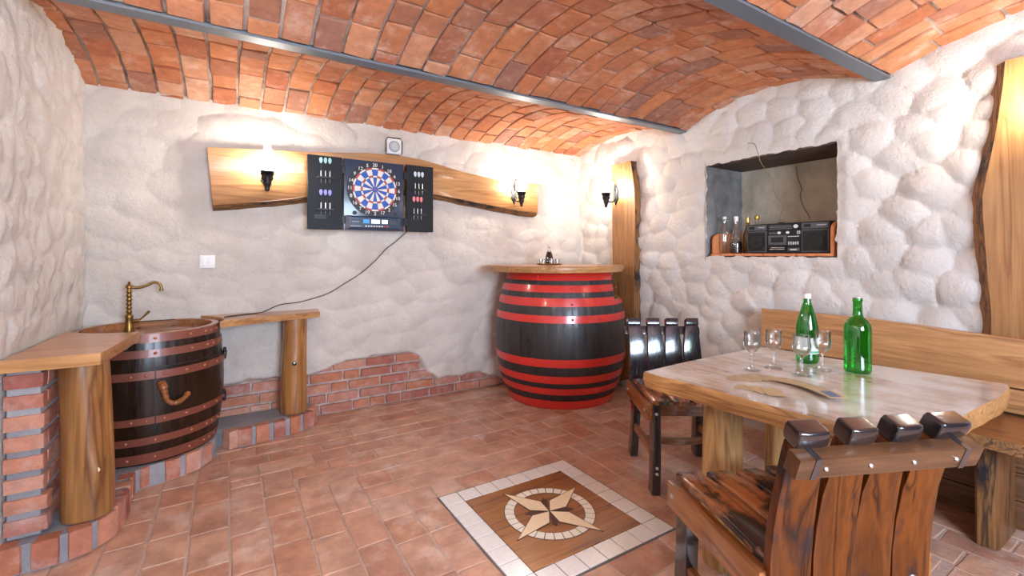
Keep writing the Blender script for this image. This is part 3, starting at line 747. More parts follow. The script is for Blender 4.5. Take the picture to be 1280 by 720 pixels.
# ------------------------------------------------------------------ barrel sink
SB0, SB1 = PLZ + .002, 0.800
def sb_r(z):
    t = (z - SB0) / (SB1 - SB0); return 0.318 + 0.016 * t + 0.036 * (1 - (2 * t - 1) ** 2)
def sb_clamp(p, *_): return (max(p[0], XL + .022), min(p[1], YB - .060), p[2])
sink = empty('barrel_sink', (0, 0, 0), 0, 'dark wooden half barrel sink cabinet with copper hoops in the corner', 'sink')
NS = 26
def staved(a, amp): 
    f = (a * NS / (2 * math.pi)) % 1.0; return amp * (max(0, 1 - abs(f) / .06) + max(0, 1 - abs(1 - f) / .06))
prof = [(sb_r(SB0 + (SB1 - SB0) * k / 14), SB0 + (SB1 - SB0) * k / 14) for k in range(15)]
prof = [(prof[0][0] - .03, SB0)] + prof + [(prof[-1][0] - .028, SB1), (prof[-1][0] - .030, SB1 - .044), (0.05, SB1 - .045), (0.0, SB1 - .045)]
def sbf(p, a, z):
    d = staved(a, .0025); return sb_clamp((p[0] - d * math.cos(a), p[1] - d * math.sin(a), p[2]))
MB().lathe(prof, 156, (BC.x, BC.y, 0), fn=sbf).build('barrel_body', M['sink_stave'], sink, smooth=40)
hs = []
MB().lathe([(sb_r(SB1) - .0305, SB1 - .001), (sb_r(SB1) - .0335, SB1 - .036), (sb_r(SB1) - .04, SB1 - .040), (0.0, SB1 - .040)], 96, (BC.x, BC.y, 0), cap=False, fn=lambda p, a, z: tuple(Vector(sb_clamp(p)) + Vector((.008 if p[0] < XL + .022 else 0, -.008 if p[1] > YB - .06 else 0, 0)))).build('barrel_head', M['sink_inner'], sink, smooth=40)
def hoop(zc, wv, rf, c, mat, parent, off=.004, a0=None, a1=None, clamp=None, n=96, name='hoop'):
    pr = [(rf(zc - wv/2) - .003, zc - wv/2), (rf(zc - wv/2) + off, zc - wv/2), (rf(zc) + off, zc), (rf(zc + wv/2) + off, zc + wv/2), (rf(zc + wv/2) - .003, zc + wv/2)]
    f = (lambda p, a, z: clamp(p)) if clamp else None
    mb = MB()
    if a0 is None: mb.lathe(pr, n, (c[0], c[1], 0), cap=False, fn=f)
    else: mb.lathe(pr, n, (c[0], c[1], 0), cap=False, fn=f, a0=a0, a1=a1)
    return mb.build(name, mat, parent, smooth=40)
hoops = [(0.779, .042), (0.702, .040), (0.591, .040), (0.355, .037), (0.247, .040), (0.152, .052)]
DA0, DA1 = R(-80), R(-6)          # the little door's span
rv = MB().lathe([(.0085, 0), (.006, .004), (.0, .0055)], 10).mesh('rivet', smooth=60); rv.materials.append(M['rivet'])
door = None
for i, (z, wv) in enumerate(hoops):
    if i in (2, 3):
        h_ = hoop(z, wv, sb_r, BC, M['copper_hoop'], sink, .004, R(-175), DA0 - .008, sb_clamp, 40)
        h2 = hoop(z, wv, sb_r, BC, M['copper_hoop'], sink, .004, DA1 + .01, R(60), sb_clamp, 24)
    else: h_ = hoop(z, wv, sb_r, BC, M['copper_hoop'], sink, .004, clamp=sb_clamp)
    hs.append(h_)
DZ0, DZ1 = 0.285, 0.628
dp_ = [(sb_r(DZ0) - .002, DZ0)] + [(sb_r(DZ0 + (DZ1 - DZ0) * k / 8) + .0035, DZ0 + (DZ1 - DZ0) * k / 8) for k in range(9)] + [(sb_r(DZ1) - .002, DZ1)]
door = MB().lathe(dp_, 40, (BC.x, BC.y, 0), cap=False, a0=DA0, a1=DA1).build('door', M['sink_stave'], sink, smooth=40)
frm = MB()
for aa in (DA0 - .006, DA1 + .006):
    frm.lathe([(sb_r(DZ0 + (DZ1-DZ0)*k/8) + .0012, DZ0 + (DZ1-DZ0)*k/8) for k in range(9)], 1, (BC.x, BC.y, 0), cap=False, a0=aa - .006, a1=aa + .006)
frm.lathe([(sb_r(DZ1) + .0012, DZ1), (sb_r(DZ1) + .0010, DZ1 + .005)], 30, (BC.x, BC.y, 0), cap=False, a0=DA0 - .01, a1=DA1 + .01)
frm.build('door_gap', M['board_black'], sink)
for z, wv in (hoops[2], hoops[3]):
    hh = hoop(z, wv, lambda q: sb_r(q) + .0035, BC, M['copper_hoop'], door, .004, DA0 + .004, DA1 - .002, None, 30, 'door_strap')
    hs.append(hh)
    for k in range(5):
        a = DA0 + .10 + (DA1 - DA0 - .16) * k / 4; rr = sb_r(z) + .0075
        o = link('rivet', rv, None, door); o.location = (BC.x + rr * math.cos(a), BC.y + rr * math.sin(a), z); o.rotation_euler = (R(90), 0, a + R(90))
for i, (z, wv) in enumerate(hoops):
    for a in ((-118, -96, -86) if i in (2, 3) else (-118, -100, -80, -52, -36, -28, -18)):
        if i < 2 and a < -90: continue
        a = R(a); rr = sb_r(z) + .004
        o = link('rivet', rv, None, sink); o.location = (BC.x + rr * math.cos(a), BC.y + rr * math.sin(a), z); o.rotation_euler = (R(90), 0, a + R(90))
# gnarled vine handle
def sbp(adeg, z, off): 
    rr = sb_r(z) + off; return (BC.x + rr * math.cos(R(adeg)), BC.y + rr * math.sin(R(adeg)), z)
hp = catmull([sbp(-76, .540, .010), sbp(-75.5, .525, .028), sbp(-74.5, .490, .034), sbp(-73, .452, .032), sbp(-69, .432, .034), sbp(-64, .440, .034), sbp(-60, .456, .026), sbp(-58, .464, .012)], 5)
MB().tube(hp, [0.014 + .007 * n1(k * .9, 4) + (.008 if k < 7 else 0) for k in range(len(hp))], 10).build('handle', M['vine'], door, smooth=70)
for z in (.610, .350):
    hg = MB(); a = DA1 + .03; rr = sb_r(z) + .010
    hg.lathe([(.008, -.035), (.009, -.03), (.009, .03), (.006, .037)], 10, (BC.x + rr * math.cos(a), BC.y + rr * math.sin(a), z))
    hg.box((BC.x + rr * math.cos(a) - .004, BC.y + rr * math.sin(a) - .02, z - .012), (BC.x + rr * math.cos(a) + .012, BC.y + rr * math.sin(a) + .03, z + .012))
    hg.build('hinge', M['iron'], sink, .001, 1)
MB().lathe([(sb_r(SB1) + .001, SB1 - .004), (sb_r(SB1) + .001, SB1 + .003), (sb_r(SB1) - .032, SB1 + .003), (sb_r(SB1) - .032, SB1 - .004)], 96, (BC.x, BC.y, 0), cap=False, fn=lambda p, a, z: sb_clamp(p)).build('rim', M['sink_inner'], sink, smooth=40)
# copper bowl set into the barrel head
MB().lathe([(.133, SB1 - .041), (.135, SB1 - .034), (.126, SB1 - .032), (.115, SB1 - .036), (.0, SB1 - .0375)], 48, (BC.x + .10, BC.y - .06, 0), cap=False).build('basin', M['hammered_copper'], sink, smooth=60)
# ------------------------------------------------------------------ brass tap
FX, FY = onZ(161.5, 411, 0.765).xy
# standing at the back of the barrel head
FX, FY = -0.499, 3.50
cp = [(.012, .112)]
for k in range(6):
    z = .12 + .026 * k; cp += [(.0125, z), (.016, z + .006), (.016, z + .012), (.0115, z + .018)]
cp += [(.012, .28), (.019, .284), (.019, .296), (.011, .306), (.006, .31), (.009, .317), (.004, .325), (0, .326)]
tap = MB().lathe(cp, 20).build('tap', M['brass'], sink, smooth=50); tap.location = (FX, FY, SB1 - .040); tap.scale = (.92, .92, .92); tap['label'] = 'antique brass swan neck tap'
MB().lathe([(.026, 0), (.028, .01), (.022, .03), (.020, .09), (.023, .10), (.016, .112)], 20).build('base', M['brass'], tap, smooth=50)

MB().tube(catmull([(0, 0, .288), (.045, 0, .283), (.09, 0, .296), (.125, 0, .315), (.155, 0, .305), (.165, 0, .282), (.166, 0, .27)], 6), .0085, 12).lathe([(.012, 0), (.013, .006), (.010, .016)], 12, (.166, 0, .258)).build('spout', M['brass'], tap, smooth=50)
MB().tube([(0, 0, .06), (.03, -.005, .068), (.055, -.008, .07)], [.012, .013, .010], 12).build('valve', M['brass'], tap, smooth=50)
MB().tube([(.05, -.008, .07), (.075, -.01, .095), (.105, -.012, .128)], [.005, .006, .008], 10).build('lever', M['brass'], tap, smooth=50)
# ------------------------------------------------------------------ bar barrel
LAT = Vector((CA, -SA)); 
bcen = Vector((2.49, 3.185)); BBH = 1.078
def bb_r(z):
    t = z / BBH; return 0.455 + 0.112 * (1 - ((t - .48) / .52) ** 2) if t > .48 else 0.452 + 0.115 * (1 - ((.48 - t) / .48) ** 2)
CUTZ, CUTL = 0.845, 0.405
def bb_clamp(p, off=0.0, upper=False):
    x, y, z = p; y = min(y, YB - .09)
    v = Vector((x, y)) - bcen; l = v.dot(LAT)
    if upper and l > CUTL: 
        v = v - LAT * (l - CUTL); x, y = (bcen + v)
    x = min(x, XR - .08); return (x, y, z)
bar = empty('bar_barrel', (0, 0, 0), 0, 'big black barrel with bright red hoops used as a bar', 'barrel')
NS2 = 34
def bodyf(up):
    def f(p, a, z):
        fr = (a * NS2 / (2 * math.pi)) % 1.0; d = .003 * (max(0, 1 - fr / .05) + max(0, 1 - (1 - fr) / .05))
        return bb_clamp((p[0] - d * math.cos(a), p[1] - d * math.sin(a), p[2]), 0, up)
    return f
lowp = [(bb_r(CUTZ * k / 16), CUTZ * k / 16) for k in range(17)]; upp = [(bb_r(CUTZ + (BBH - CUTZ) * k / 6), CUTZ + (BBH - CUTZ) * k / 6) for k in range(7)]
MB().lathe(lowp, 204, (bcen.x, bcen.y, 0), fn=bodyf(False)).build('lower_staves', M['barrel_black'], bar, smooth=40)
MB().lathe(upp, 204, (bcen.x, bcen.y, 0), fn=bodyf(True)).build('upper_staves', M['barrel_black'], bar, smooth=40)
MB().lathe([(bb_r(CUTZ) - .008, CUTZ + .0005), (bb_r(CUTZ) - .008, CUTZ + .012), (0.0, CUTZ + .012)], 96, (bcen.x, bcen.y, 0), fn=lambda p, a, z: bb_clamp(p)).build('ledge', M['oak'], bar, smooth=40)
rv2 = MB().lathe([(.010, 0), (.008, .003), (.0, .0045)], 10).mesh('rivet', smooth=60); rv2.materials.append(M['barrel_red'])
for (z1, z0) in ((1.076, 1.014), (.978, .924), (.880, .816), (.748, .692), (.414, .352), (.280, .222), (.180, .128), (.074, .004)):
    up = z0 > CUTZ
    zc, wv = (z0 + z1) / 2, z1 - z0
    if z0 < CUTZ < z1:  # band just under the ledge height
        z1 = CUTZ + .004; zc, wv = (z0 + z1) / 2, z1 - z0
        hoop(zc, wv, bb_r, bcen, M['barrel_red'], bar, .005, clamp=lambda p: bb_clamp(p), n=120)
        z0b, z1b = CUTZ + .004, .880; hoop((z0b + z1b) / 2, z1b - z0b, bb_r, bcen, M['barrel_red'], bar, .005, clamp=lambda p: bb_clamp(p, 0, True), n=120)
    else: hoop(zc, wv, bb_r, bcen, M['barrel_red'], bar, .005, clamp=lambda p, u=up: bb_clamp(p, 0, u), n=120)
    for a in (-150, -118, -92, -62):
        a = R(a); rr = bb_r(zc) + .005
        o = link('rivet', rv2, None, bar); o.location = (bcen.x + rr * math.cos(a), bcen.y + rr * math.sin(a), zc); o.rotation_euler = (R(90), 0, a + R(90))
TPR = 0.595
otop = []
for k in range(64):
    a = 2 * math.pi * k / 64; rr = TPR * (1 + .012 * n1(k * .35, 8)); p = Vector((bcen.x - .062 + rr * math.cos(a), bcen.y + .0 + rr * math.sin(a)))
    p.y = min(p.y, YB - .085); p.x = min(p.x, XR - .08)
    otop.append((p.x, p.y))
slab('bar_top', otop, BBH + .001, BBH + .052, M['counter'], M['oak'], parent=bar, jit=.0015)
BT = BBH + .052
# decanter set on a tray
tc_ = onZ(686, 329, BT); tc_ = Vector((bcen.x - .05, bcen.y - .02, BT))
ra = ray(686.5, 330); tpos = Vector((ra[0], ra[1], 0)) * (3.93); tpos.z = BT
TR = .105
tray = MB().lathe([(TR - .01, 0), (TR, .004), (TR + .004, .012), (TR - .002, .013), (TR - .008, .006), (0, .006)], 32).build('serving_tray', M['inlay_wood'], None, smooth=50)
tray.location = tpos; tag(tray, 'small round brown serving tray on the barrel bar', 'tray')
dc = empty('decanter', (tpos.x, tpos.y, tpos.z + .0065), 0, 'small conical decanter of dark liqueur on the tray', 'decanter')
MB().lathe([(.0, .002), (.034, .002), (.036, .02), (.030, .07), (.018, .105), (.0, .107)], 24).build('liqueur', M['dark_liquid'], dc, smooth=50)
MB().lathe([(.036, 0), (.0385, .01), (.0385, .02), (.0325, .07), (.019, .108), (.0105, .125), (.010, .14), (.012, .145)], 24).build('bottle', M['glass'], dc, smooth=50)
MB().lathe([(.009, .14), (.014, .148), (.013, .158), (.004, .163), (0, .163)], 16).build('stopper', M['glass'], dc, smooth=50)
sg = MB().lathe([(.0, .0), (.015, .0), (.0185, .045), (.0165, .045), (.0135, .008), (0, .007)], 16, cap=False).mesh('shot_glass', smooth=50); sg.materials.append(M['glass'])
for k in range(6):
    a = R(60 * k + 12); o = link('shot_glass', sg); o.location = (tpos.x + .072 * math.cos(a), tpos.y + .072 * math.sin(a), tpos.z + .0065)
    tag(o, 'tiny clear shot glass standing around the decanter on the tray', 'glass', 'shot glasses on the bar tray')

# ------------------------------------------------------------------ planks on the walls
def plank(name, front, back, mids, mat, emat, parent=None):
    # front/back: matched outlines; the strip between is the live edge
    mb = MB(); mb.rings([[tuple(v) for v in back], [tuple(v) for v in mids], [tuple(v) for v in front]])
    me = mb.mesh(name, 0); nb = len(me.polygons)
    me.materials.append(mat); me.materials.append(emat)
    n = len(front)
    for i, p in enumerate(me.polygons): p.material_index = 0 if len(p.vertices) == n else 1
    smooth_angle(me, 45); return link(name, me, None, parent)
YP = 3.585
topx = [(259, 184), (290, 185.5), (320, 187), (355, 188.5), (385, 190), (420, 191), (460, 191.5), (495, 194), (525, 199), (550, 206), (575, 214), (600, 220), (625, 226), (650, 229.5), (674, 231)]
botx = [(672, 266), (650, 264), (625, 259), (600, 254), (575, 249), (550, 244), (520, 239), (490, 236), (460, 236), (430, 238), (400, 243), (370, 248), (335, 252), (300, 254), (266, 256)]
front = [onY(x, y, YP) for x, y in topx + botx]
back = [Vector((p.x, YB - .035, p.z + (.012 if i < len(topx) else -.035 + .012 * n1(i * 1.3, 2)))) for i, p in enumerate(front)]
mids = [Vector((p.x, YP + .025, p.z + (.006 if i < len(topx) else -.026 + .012 * n1(i * 1.7, 6)))) for i, p in enumerate(front)]
dpk = plank('wall_plank', front, back, mids, M['oak'], M['bark'])
tag(dpk, 'long wavy horizontal oak plank behind the dartboard', 'plank')
XP = 3.065
lf = [(764.5, 207), (765, 250), (765.5, 300), (766, 350), (766.5, 400), (767, 440), (768, 478)]
rt = [(796, 470), (795, 440), (793.5, 400), (793, 350), (793.5, 310), (794, 270), (793, 240), (791, 218), (788, 201)]
front = [onX(x, y, XP) for x, y in lf + rt]
for p in front: p.z = max(p.z, .004)
back = [Vector((XR - .02, p.y - (.012 if i >= len(lf) else 0), p.z)) for i, p in enumerate(front)]
mids = [Vector((XP + .04, p.y - (.004 + .012 * n1(i * 1.1, 3) if i >= len(lf) else 0), p.z)) for i, p in enumerate(front)]
tag(plank('wall_plank', front, back, mids, M['oak_z'], M['bark_z']), 'tall upright oak plank fixed beside the red hooped barrel', 'plank')
lf2 = [(1256.5, 76), (1254, 105), (1249, 140), (1243, 175), (1234, 215), (1228, 245), (1229, 275), (1232, 310), (1235, 350), (1239, 390), (1243, 425)]
front = [onX(x, y, 3.06) for x, y in lf2]; fz = [p.z for p in front]
front[-1].z = .004
rtw = [Vector((3.06, .03 + .03 * n1(k * .7, 5), front[-1].z + (front[0].z + .01 - front[-1].z) * k / 6)) for k in range(7)]
L_ = len(front); front = front + rtw
back = [Vector((XR - .03, p.y + (.05 if i < L_ else -.01), p.z)) for i, p in enumerate(front)]
mids = [Vector((3.06 + .035, p.y + (.030 + .014 * n1(i * 1.5, 9) if i < L_ else -.006), p.z)) for i, p in enumerate(front)]
tag(plank('wall_plank', front, back, mids, M['oak_z'], M['bark_z']), 'wide upright oak plank with dark bark edge behind the bench', 'plank')

# ------------------------------------------------------------------ oil lamp style sconces
def make_sconce():
    root = empty('wall_sconce', (0, 0, 0))
    pl = MB(); pp = [(0, .075), (.018, .05), (.03, .02), (.022, -.01), (.03, -.035), (.012, -.06), (0, -.085), (-.012, -.06), (-.03, -.035), (-.022, -.01), (-.03, .02), (-.018, .05)]
    pl.rings([[(x, 0, z) for x, z in pp], [(x * .9, -.008, z * .95) for x, z in pp]]); pl.build('back_plate', M['iron'], root, smooth=30)
    MB().tube(catmull([(0, -.006, -.03), (0, -.035, -.06), (0, -.075, -.062), (0, -.10, -.035)], 6), .007, 10).build('arm', M['iron'], root, smooth=60)
    MB().tube(catmull([(0, -.008, .02), (0, -.022, .05), (0, -.012, .085), (0, -.02, .105), (0, -.035, .108), (0, -.038, .096)], 6), .0045, 8).build('scroll', M['iron'], root, smooth=60)
    cup = MB()
    def leaf(p, a, z):
        s = 1 + .22 * math.cos(a * 6) * (1 if z > -.055 else .4) ; return (p[0] * s, -.105 + (p[1] + .105) * s, p[2] + .006 * math.cos(a * 6))
    cup.lathe([(.002, -.105), (.012, -.098), (.014, -.08), (.020, -.07), (.017, -.058), (.026, -.045), (.022, -.03), (.030, -.018), (.020, -.006)], 36, (0, -.105, 0), fn=leaf)
    cup.build('leaf_cup', M['iron'], root, smooth=50)
    MB().lathe([(.018, -.008), (.036, -.003), (.037, .002), (.02, .006)], 24, (0, -.105, 0)).build('gallery', M['iron'], root, smooth=50)
    ch = MB().lathe([(.024, .006), (.036, .02), (.046, .048), (.044, .07), (.030, .095), (.020, .115), (.017, .15), (.0165, .185)], 28, (0, -.105, 0), cap=False).build('glass_chimney', M['lamp_glass'], root, smooth=60)
    MB().lathe([(0, .014), (.012, .016), (.024, .035), (.028, .052), (.022, .07), (0, .08)], 20, (0, -.105, 0)).build('bulb', M['bulb'], ch, smooth=60)
    return root
sc0 = make_sconce()
spots = [((0.224, YP - .001, 1.775), 0, 'lit glass chimney sconce with iron leaf cup on the wide end of the dartboard plank'),
         ((2.262, YP - .001, 1.785), 0, 'lit glass chimney sconce at the narrow end of the dartboard plank'),
         ((XP - .001, 3.075, 1.780), R(-90), 'lit glass chimney sconce on the tall upright plank beside the barrel'),
         ((3.059, 0.435, 1.850), R(-90), 'lit glass chimney sconce on the wide upright plank behind the bench'),
         ((XL + .052, 1.58, 1.78), R(90), 'added unseen sconce with lit chimney on the rough wall beyond the sink counter'),  # unseen lamp, added where the shelf's shadow points to a light
         ((XL + .055, 0.40, 1.78), R(90), 'added unseen sconce with lit chimney on the rough wall close to the added window')]  # unseen lamp, added to strengthen the light from the left
for i, (loc, rz, lab) in enumerate(spots):
    o = sc0 if i == 0 else copy_tree(sc0)
    o.location = loc; o.rotation_euler = (0, 0, rz); o.scale = (1.2, 1.2, 1.2); tag(o, lab, 'lamp', 'matching wall sconces')

# ------------------------------------------------------------------ electronic dartboard in its cabinet
DY = 3.50            # front of the board
cab = empty('dartboard_cabinet', (0.953, YP, 1.667), 0, 'electronic dartboard in an open black two door cabinet', 'dartboard')
ch_, cw_ = .266, .227
bx('case', (-cw_, DY - YP + .012, -ch_), (cw_, -.002, ch_), M['navy_plastic'], cab, .008)
body = MB(); body.rings([[(-cw_+.004, DY-YP+.014, -ch_+.004), (cw_-.004, DY-YP+.014, -ch_+.004), (cw_-.004, DY-YP+.014, -.155), (-cw_+.004, DY-YP+.014, -.155)], [(-cw_+.05, DY-YP-.006, -ch_+.02), (cw_-.05, DY-YP-.006, -ch_+.02), (cw_-.05, DY-YP-.006, -.166), (-cw_+.05, DY-YP-.006, -.166)]])
body.build('console', M['navy_plastic'], cab, .002, 1)
bcz = .048; fy = DY - YP + .006; BRD = .205
def disc(r, y0, y1, n=64): return MB().lathe([(0, y1), (r, y1), (r, y0), (0, y0)], n, axis='y')
disc(BRD, fy + .006, fy - .004).build('number_ring', M['board_black'], cab, smooth=40).location = (0, 0, bcz)
def seg(r0, r1, name, mat):
    mb = MB(); hw = R(9) - .0
    g = .0014
    pts = [(r0 * math.sin(t) , r0 * math.cos(t)) for t in (-hw + g / max(r0, .02), 0, hw - g / max(r0, .02))] + [(r1 * math.sin(t), r1 * math.cos(t)) for t in (hw - g / r1, 0, -hw + g / r1)]
    mb.rings([[(x, fy - .002, z) for x, z in pts], [(x, fy - .007, z) for x, z in pts]]); me = mb.mesh(name); me.materials.append(mat); return me
rr_ = {'inner': (.022, .092), 'treble': (.094, .106), 'outer': (.108, .152), 'double': (.154, .166)}
ms = {}
for nm, (a, b) in rr_.items():
    for cl in (('seg_blue', 'seg_white') if nm in ('inner', 'outer') else ('seg_white', 'seg_red')): ms[nm, cl] = seg(a, b, nm + '_bed', M[cl])
nums = [20, 1, 18, 4, 13, 6, 10, 15, 2, 17, 3, 19, 7, 16, 8, 11, 14, 9, 12, 5]
for k in range(20):
    even = k % 2 == 0
    for nm in rr_:
        cl = ('seg_blue' if even else 'seg_white') if nm in ('inner', 'outer') else ('seg_white' if even else 'seg_red')
        o = link('scoring_bed', ms[nm, cl], None, cab); o.location = (0, 0, bcz); o.rotation_euler = (0, R(18 * k), 0)
disc(.021, fy - .002, fy - .007, 24).build('outer_bull', M['seg_blue'], cab).location = (0, 0, bcz)
disc(.009, fy - .003, fy - .009, 20).build('bullseye', M['seg_red'], cab).location = (0, 0, bcz)
def text_mesh(s, size):
    cu = bpy.data.curves.new('lettering', 'FONT'); cu.body = s; cu.size = size; cu.align_x = 'CENTER'; cu.align_y = 'CENTER'; cu.extrude = .0006; cu.offset = size * .008
    ob = bpy.data.objects.new('tmp', cu); C.objects.link(ob); dg = bpy.context.evaluated_depsgraph_get()
    me = bpy.data.meshes.new_from_object(ob.evaluated_get(dg)); bpy.data.objects.remove(ob); return me
for k, nn in enumerate(nums):
    me = text_mesh(str(nn), .037); me.name = 'number'; me.materials.clear(); me.materials.append(M['white_plastic'])
    o = link('number', me, None, cab); a = R(18 * k); o.location = (.186 * math.sin(a), fy - .0048, bcz + .186 * math.cos(a)); o.rotation_euler = (R(90), 0, 0)
cy_ = DY - YP - .007
for (x0, x1, mt) in ((-.09, -.045, 'screen_blue'), (-.03, .035, 'screen'), (.05, .095, 'screen')):
    bx('score_display', (x0, cy_ - .002, -.212), (x1, cy_ + .004, -.182), M[mt], cab, .001, 1)
for x in (-.15, .155):
    MB().lathe([(.016, .004), (.016, -.002), (0, -.003)], 20, axis='y').build('speaker_dot', M['board_black'], cab).location = (x, fy + .004, -.135)
for k in range(8): bx('button', (-.075 + .02 * k, cy_ - .004, -.238), (-.063 + .02 * k, cy_ + .004, -.228), M['white_plastic' if k < 7 else 'seg_red'], cab, .001, 1)
bx('red_button', (.085, cy_ - .005, -.24), (.10, cy_ + .004, -.226), M['seg_red'], cab, .002, 1)
for k in range(3): bx('button', (.115 + .016 * k, cy_ - .002, -.215), (.125 + .016 * k, cy_ + .004, -.185), M['radio_grey'], cab, .001, 1)
bx('print_line', (-.17, cy_ - .0008, -.204), (-.118, cy_ + .004, -.200), M['grey_plastic'], cab, 0)
bx('print_line', (-.185, cy_ - .0008, -.236), (-.108, cy_ + .004, -.232), M['grey_plastic'], cab, 0)
for s in (-1, 1):
    x0, x1 = (-.475, -.240) if s < 0 else (.247, .474)
    d = bx('door', (x0, DY - YP + .002, -ch_), (x1, DY - YP + .028, ch_), M['black_mat'], cab, .003, 1)
    for z in (.175, -.19):
        hx = -.232 if s < 0 else .238
        bx('hinge', (hx - .012, DY - YP - .003, z - .03), (hx + .012, DY - YP + .02, z + .03), M['iron'], cab, .002, 1)
    for z in ((.16, -.07) if s < 0 else (.125, -.075)):
        hx = -.358 if s < 0 else .35
        bx('dart_holder', (hx - .055, DY - YP - .020, z - .062), (hx + .055, DY - YP + .004, z - .046), M['board_black'], d, .003, 1)
bx('instruction_plate', (-.43, DY - YP + .0008, -.19), (-.35, DY - YP + .004, -.16), M['board_black'], cab, 0)
def dart(col, loc, label, group):
    r = empty('dart', loc, 0, label, 'dart', group)
    fl_ = MB(); fp = [(0, .10), (.009, .112), (.012, .128), (.009, .142), (0, .147), (-.009, .142), (-.012, .128), (-.009, .112)]
    fl_.rings([[(x, -.0007, z) for x, z in fp], [(x, .0007, z) for x, z in fp]]); fl_.rings([[(-.0007, x * .5, z) for x, z in fp], [(.0007, x * .5, z) for x, z in fp]])
    fl_.build('flight', M[col], r)
    MB().lathe([(.0018, .05), (.0018, .105)], 8).build('shaft', M['board_black'], r)
    MB().lathe([(.002, -.005), (.0034, 0), (.0034, .048), (.002, .052)], 10).build('dart_barrel', M['silver'], r)
    MB().lathe([(.0004, -.04), (.0014, -.005)], 8).build('tip', M['silver'], r)
for (x, z, col, nm) in ((-.358, .16, 'flight_teal', 'teal'), (-.358, -.07, 'flight_violet', 'violet'), (.345, .125, 'flight_white', 'white'), (.335, -.075, 'flight_red', 'red')):
    for k in range(3):
        dart(col, (0.953 + x + (k - 1) * .030, DY - .0125, 1.667 + z - .056), 'dart with a %s flight racked in a cabinet door beside the dartboard' % nm, nm + ' flight darts')
# cable from the board down to the shelf
cb = [(506, 289), (496, 301), (483, 311), (470, 325), (452, 341), (430, 355), (412, 366), (392, 373), (372, 378), (350, 381)]
cpts = [onY(x, y, YB - .078) for x, y in cb]
cpts[0].y = 3.55
cpts += [Vector((0.20, 3.57, .822)), Vector((0.08, 3.52, .8185)), Vector((0.0, 3.47, .8185)), Vector((-0.02, 3.44, .8185))]
tag(MB().tube(catmull(cpts, 5), .0032, 6).build('power_cable', M['cable'], None, smooth=60), 'thin black cable hanging from the dartboard to the shelf', 'cable')
# little alarm speaker and light switch
sp_ = empty('wall_speaker', (1.137, YB - .040, 2.095), 0, 'small square grey speaker box above the dartboard plank', 'speaker')
bx('housing', (-.062, -.05, -.066), (.062, .0, .062), M['white_plastic'], sp_, .016, 3)
for s in (-1, 1): MB().tube([(s * .064, -.045, -.06), (s * .066, -.045, .04), (s * .052, -.045, .06)], .004, 6).build('gasket', M['iron'], sp_)
MB().tube([(-.055, -.045, .064), (.055, -.045, .064)], .004, 6).build('gasket', M['iron'], sp_)
MB().lathe([(.042, -.049), (.042, -.054), (.036, -.056), (.030, -.052), (.028, -.058), (.012, -.060), (0, -.060)], 28, (0, 0, -.006), axis='y').build('cone', M['grey_plastic'], sp_, smooth=50)
MB().lathe([(.044, -.0495), (.044, -.055), (.0405, -.055), (.0405, -.0495)], 28, (0, 0, -.006), axis='y', cap=False).build('ring', M['radio_grey'], sp_)
sw = empty('light_switch', (-0.117, YB - .050, 1.172), 0, 'white double light switch on the plaster above the barrel sink', 'switch')
bx('plate', (-.043, -.014, -.043), (.043, .012, .043), M['white_plastic'], sw, .004)
for s in (-1, 1): bx('rocker', (s * .0155 - .0145, -.019, -.030), (s * .0155 + .0145, -.010, .030), M['white_plastic'], sw, .002)

# ------------------------------------------------------------------ niche: terracotta shelf tiles, radio, bottles
NX = 3.165; TZ = NZ0 + .022
shelf_edge = [1.315, 1.535, 1.752, 1.965, 2.155]
for k in range(4):
    a, b = shelf_edge[k] + .003, shelf_edge[k+1] - .003
    o = bx('shelf_tile', (NX - .02, a, NZ0 + .003 + random.uniform(0, .001)), (NX + .27, b, TZ - .0005), M['terracotta'], None, .003)
    tag(o, ['flat terracotta niche tile under the radio beside its end tile', 'flat terracotta niche tile under the cassette deck of the radio', 'flat terracotta niche tile under the radio speaker beside the bottles', 'flat terracotta niche tile under the bottles'][k], 'tile', 'terracotta niche tiles')
def upright(y0, y1, name, label, ztop):
    mb = MB(); pf = [(NX - .005, TZ)] + [(NX + .075 - .08 * math.cos(t), ztop - .05 + .05 * math.sin(t)) for t in (R(0), R(25), R(50), R(75), R(90))] + [(NX + .22, ztop), (NX + .22, TZ)]
    mb.rings([[(x, y0, z) for x, z in pf], [(x, y1, z) for x, z in pf]])
    tag(mb.build('upright_tile', M['terracotta'], None, .003), label, 'tile')
upright(2.128, 2.150, 'u', 'upright rounded terracotta tile beside the niche bottles', TZ + .155)
upright(1.318, 1.340, 'u', 'upright rounded terracotta tile at the speaker end of the radio', TZ + .20)
rd = empty('radio_cassette', (3.225, 1.640, TZ + .0005), R(-90), 'black stereo radio cassette player standing in the wall niche', 'radio')
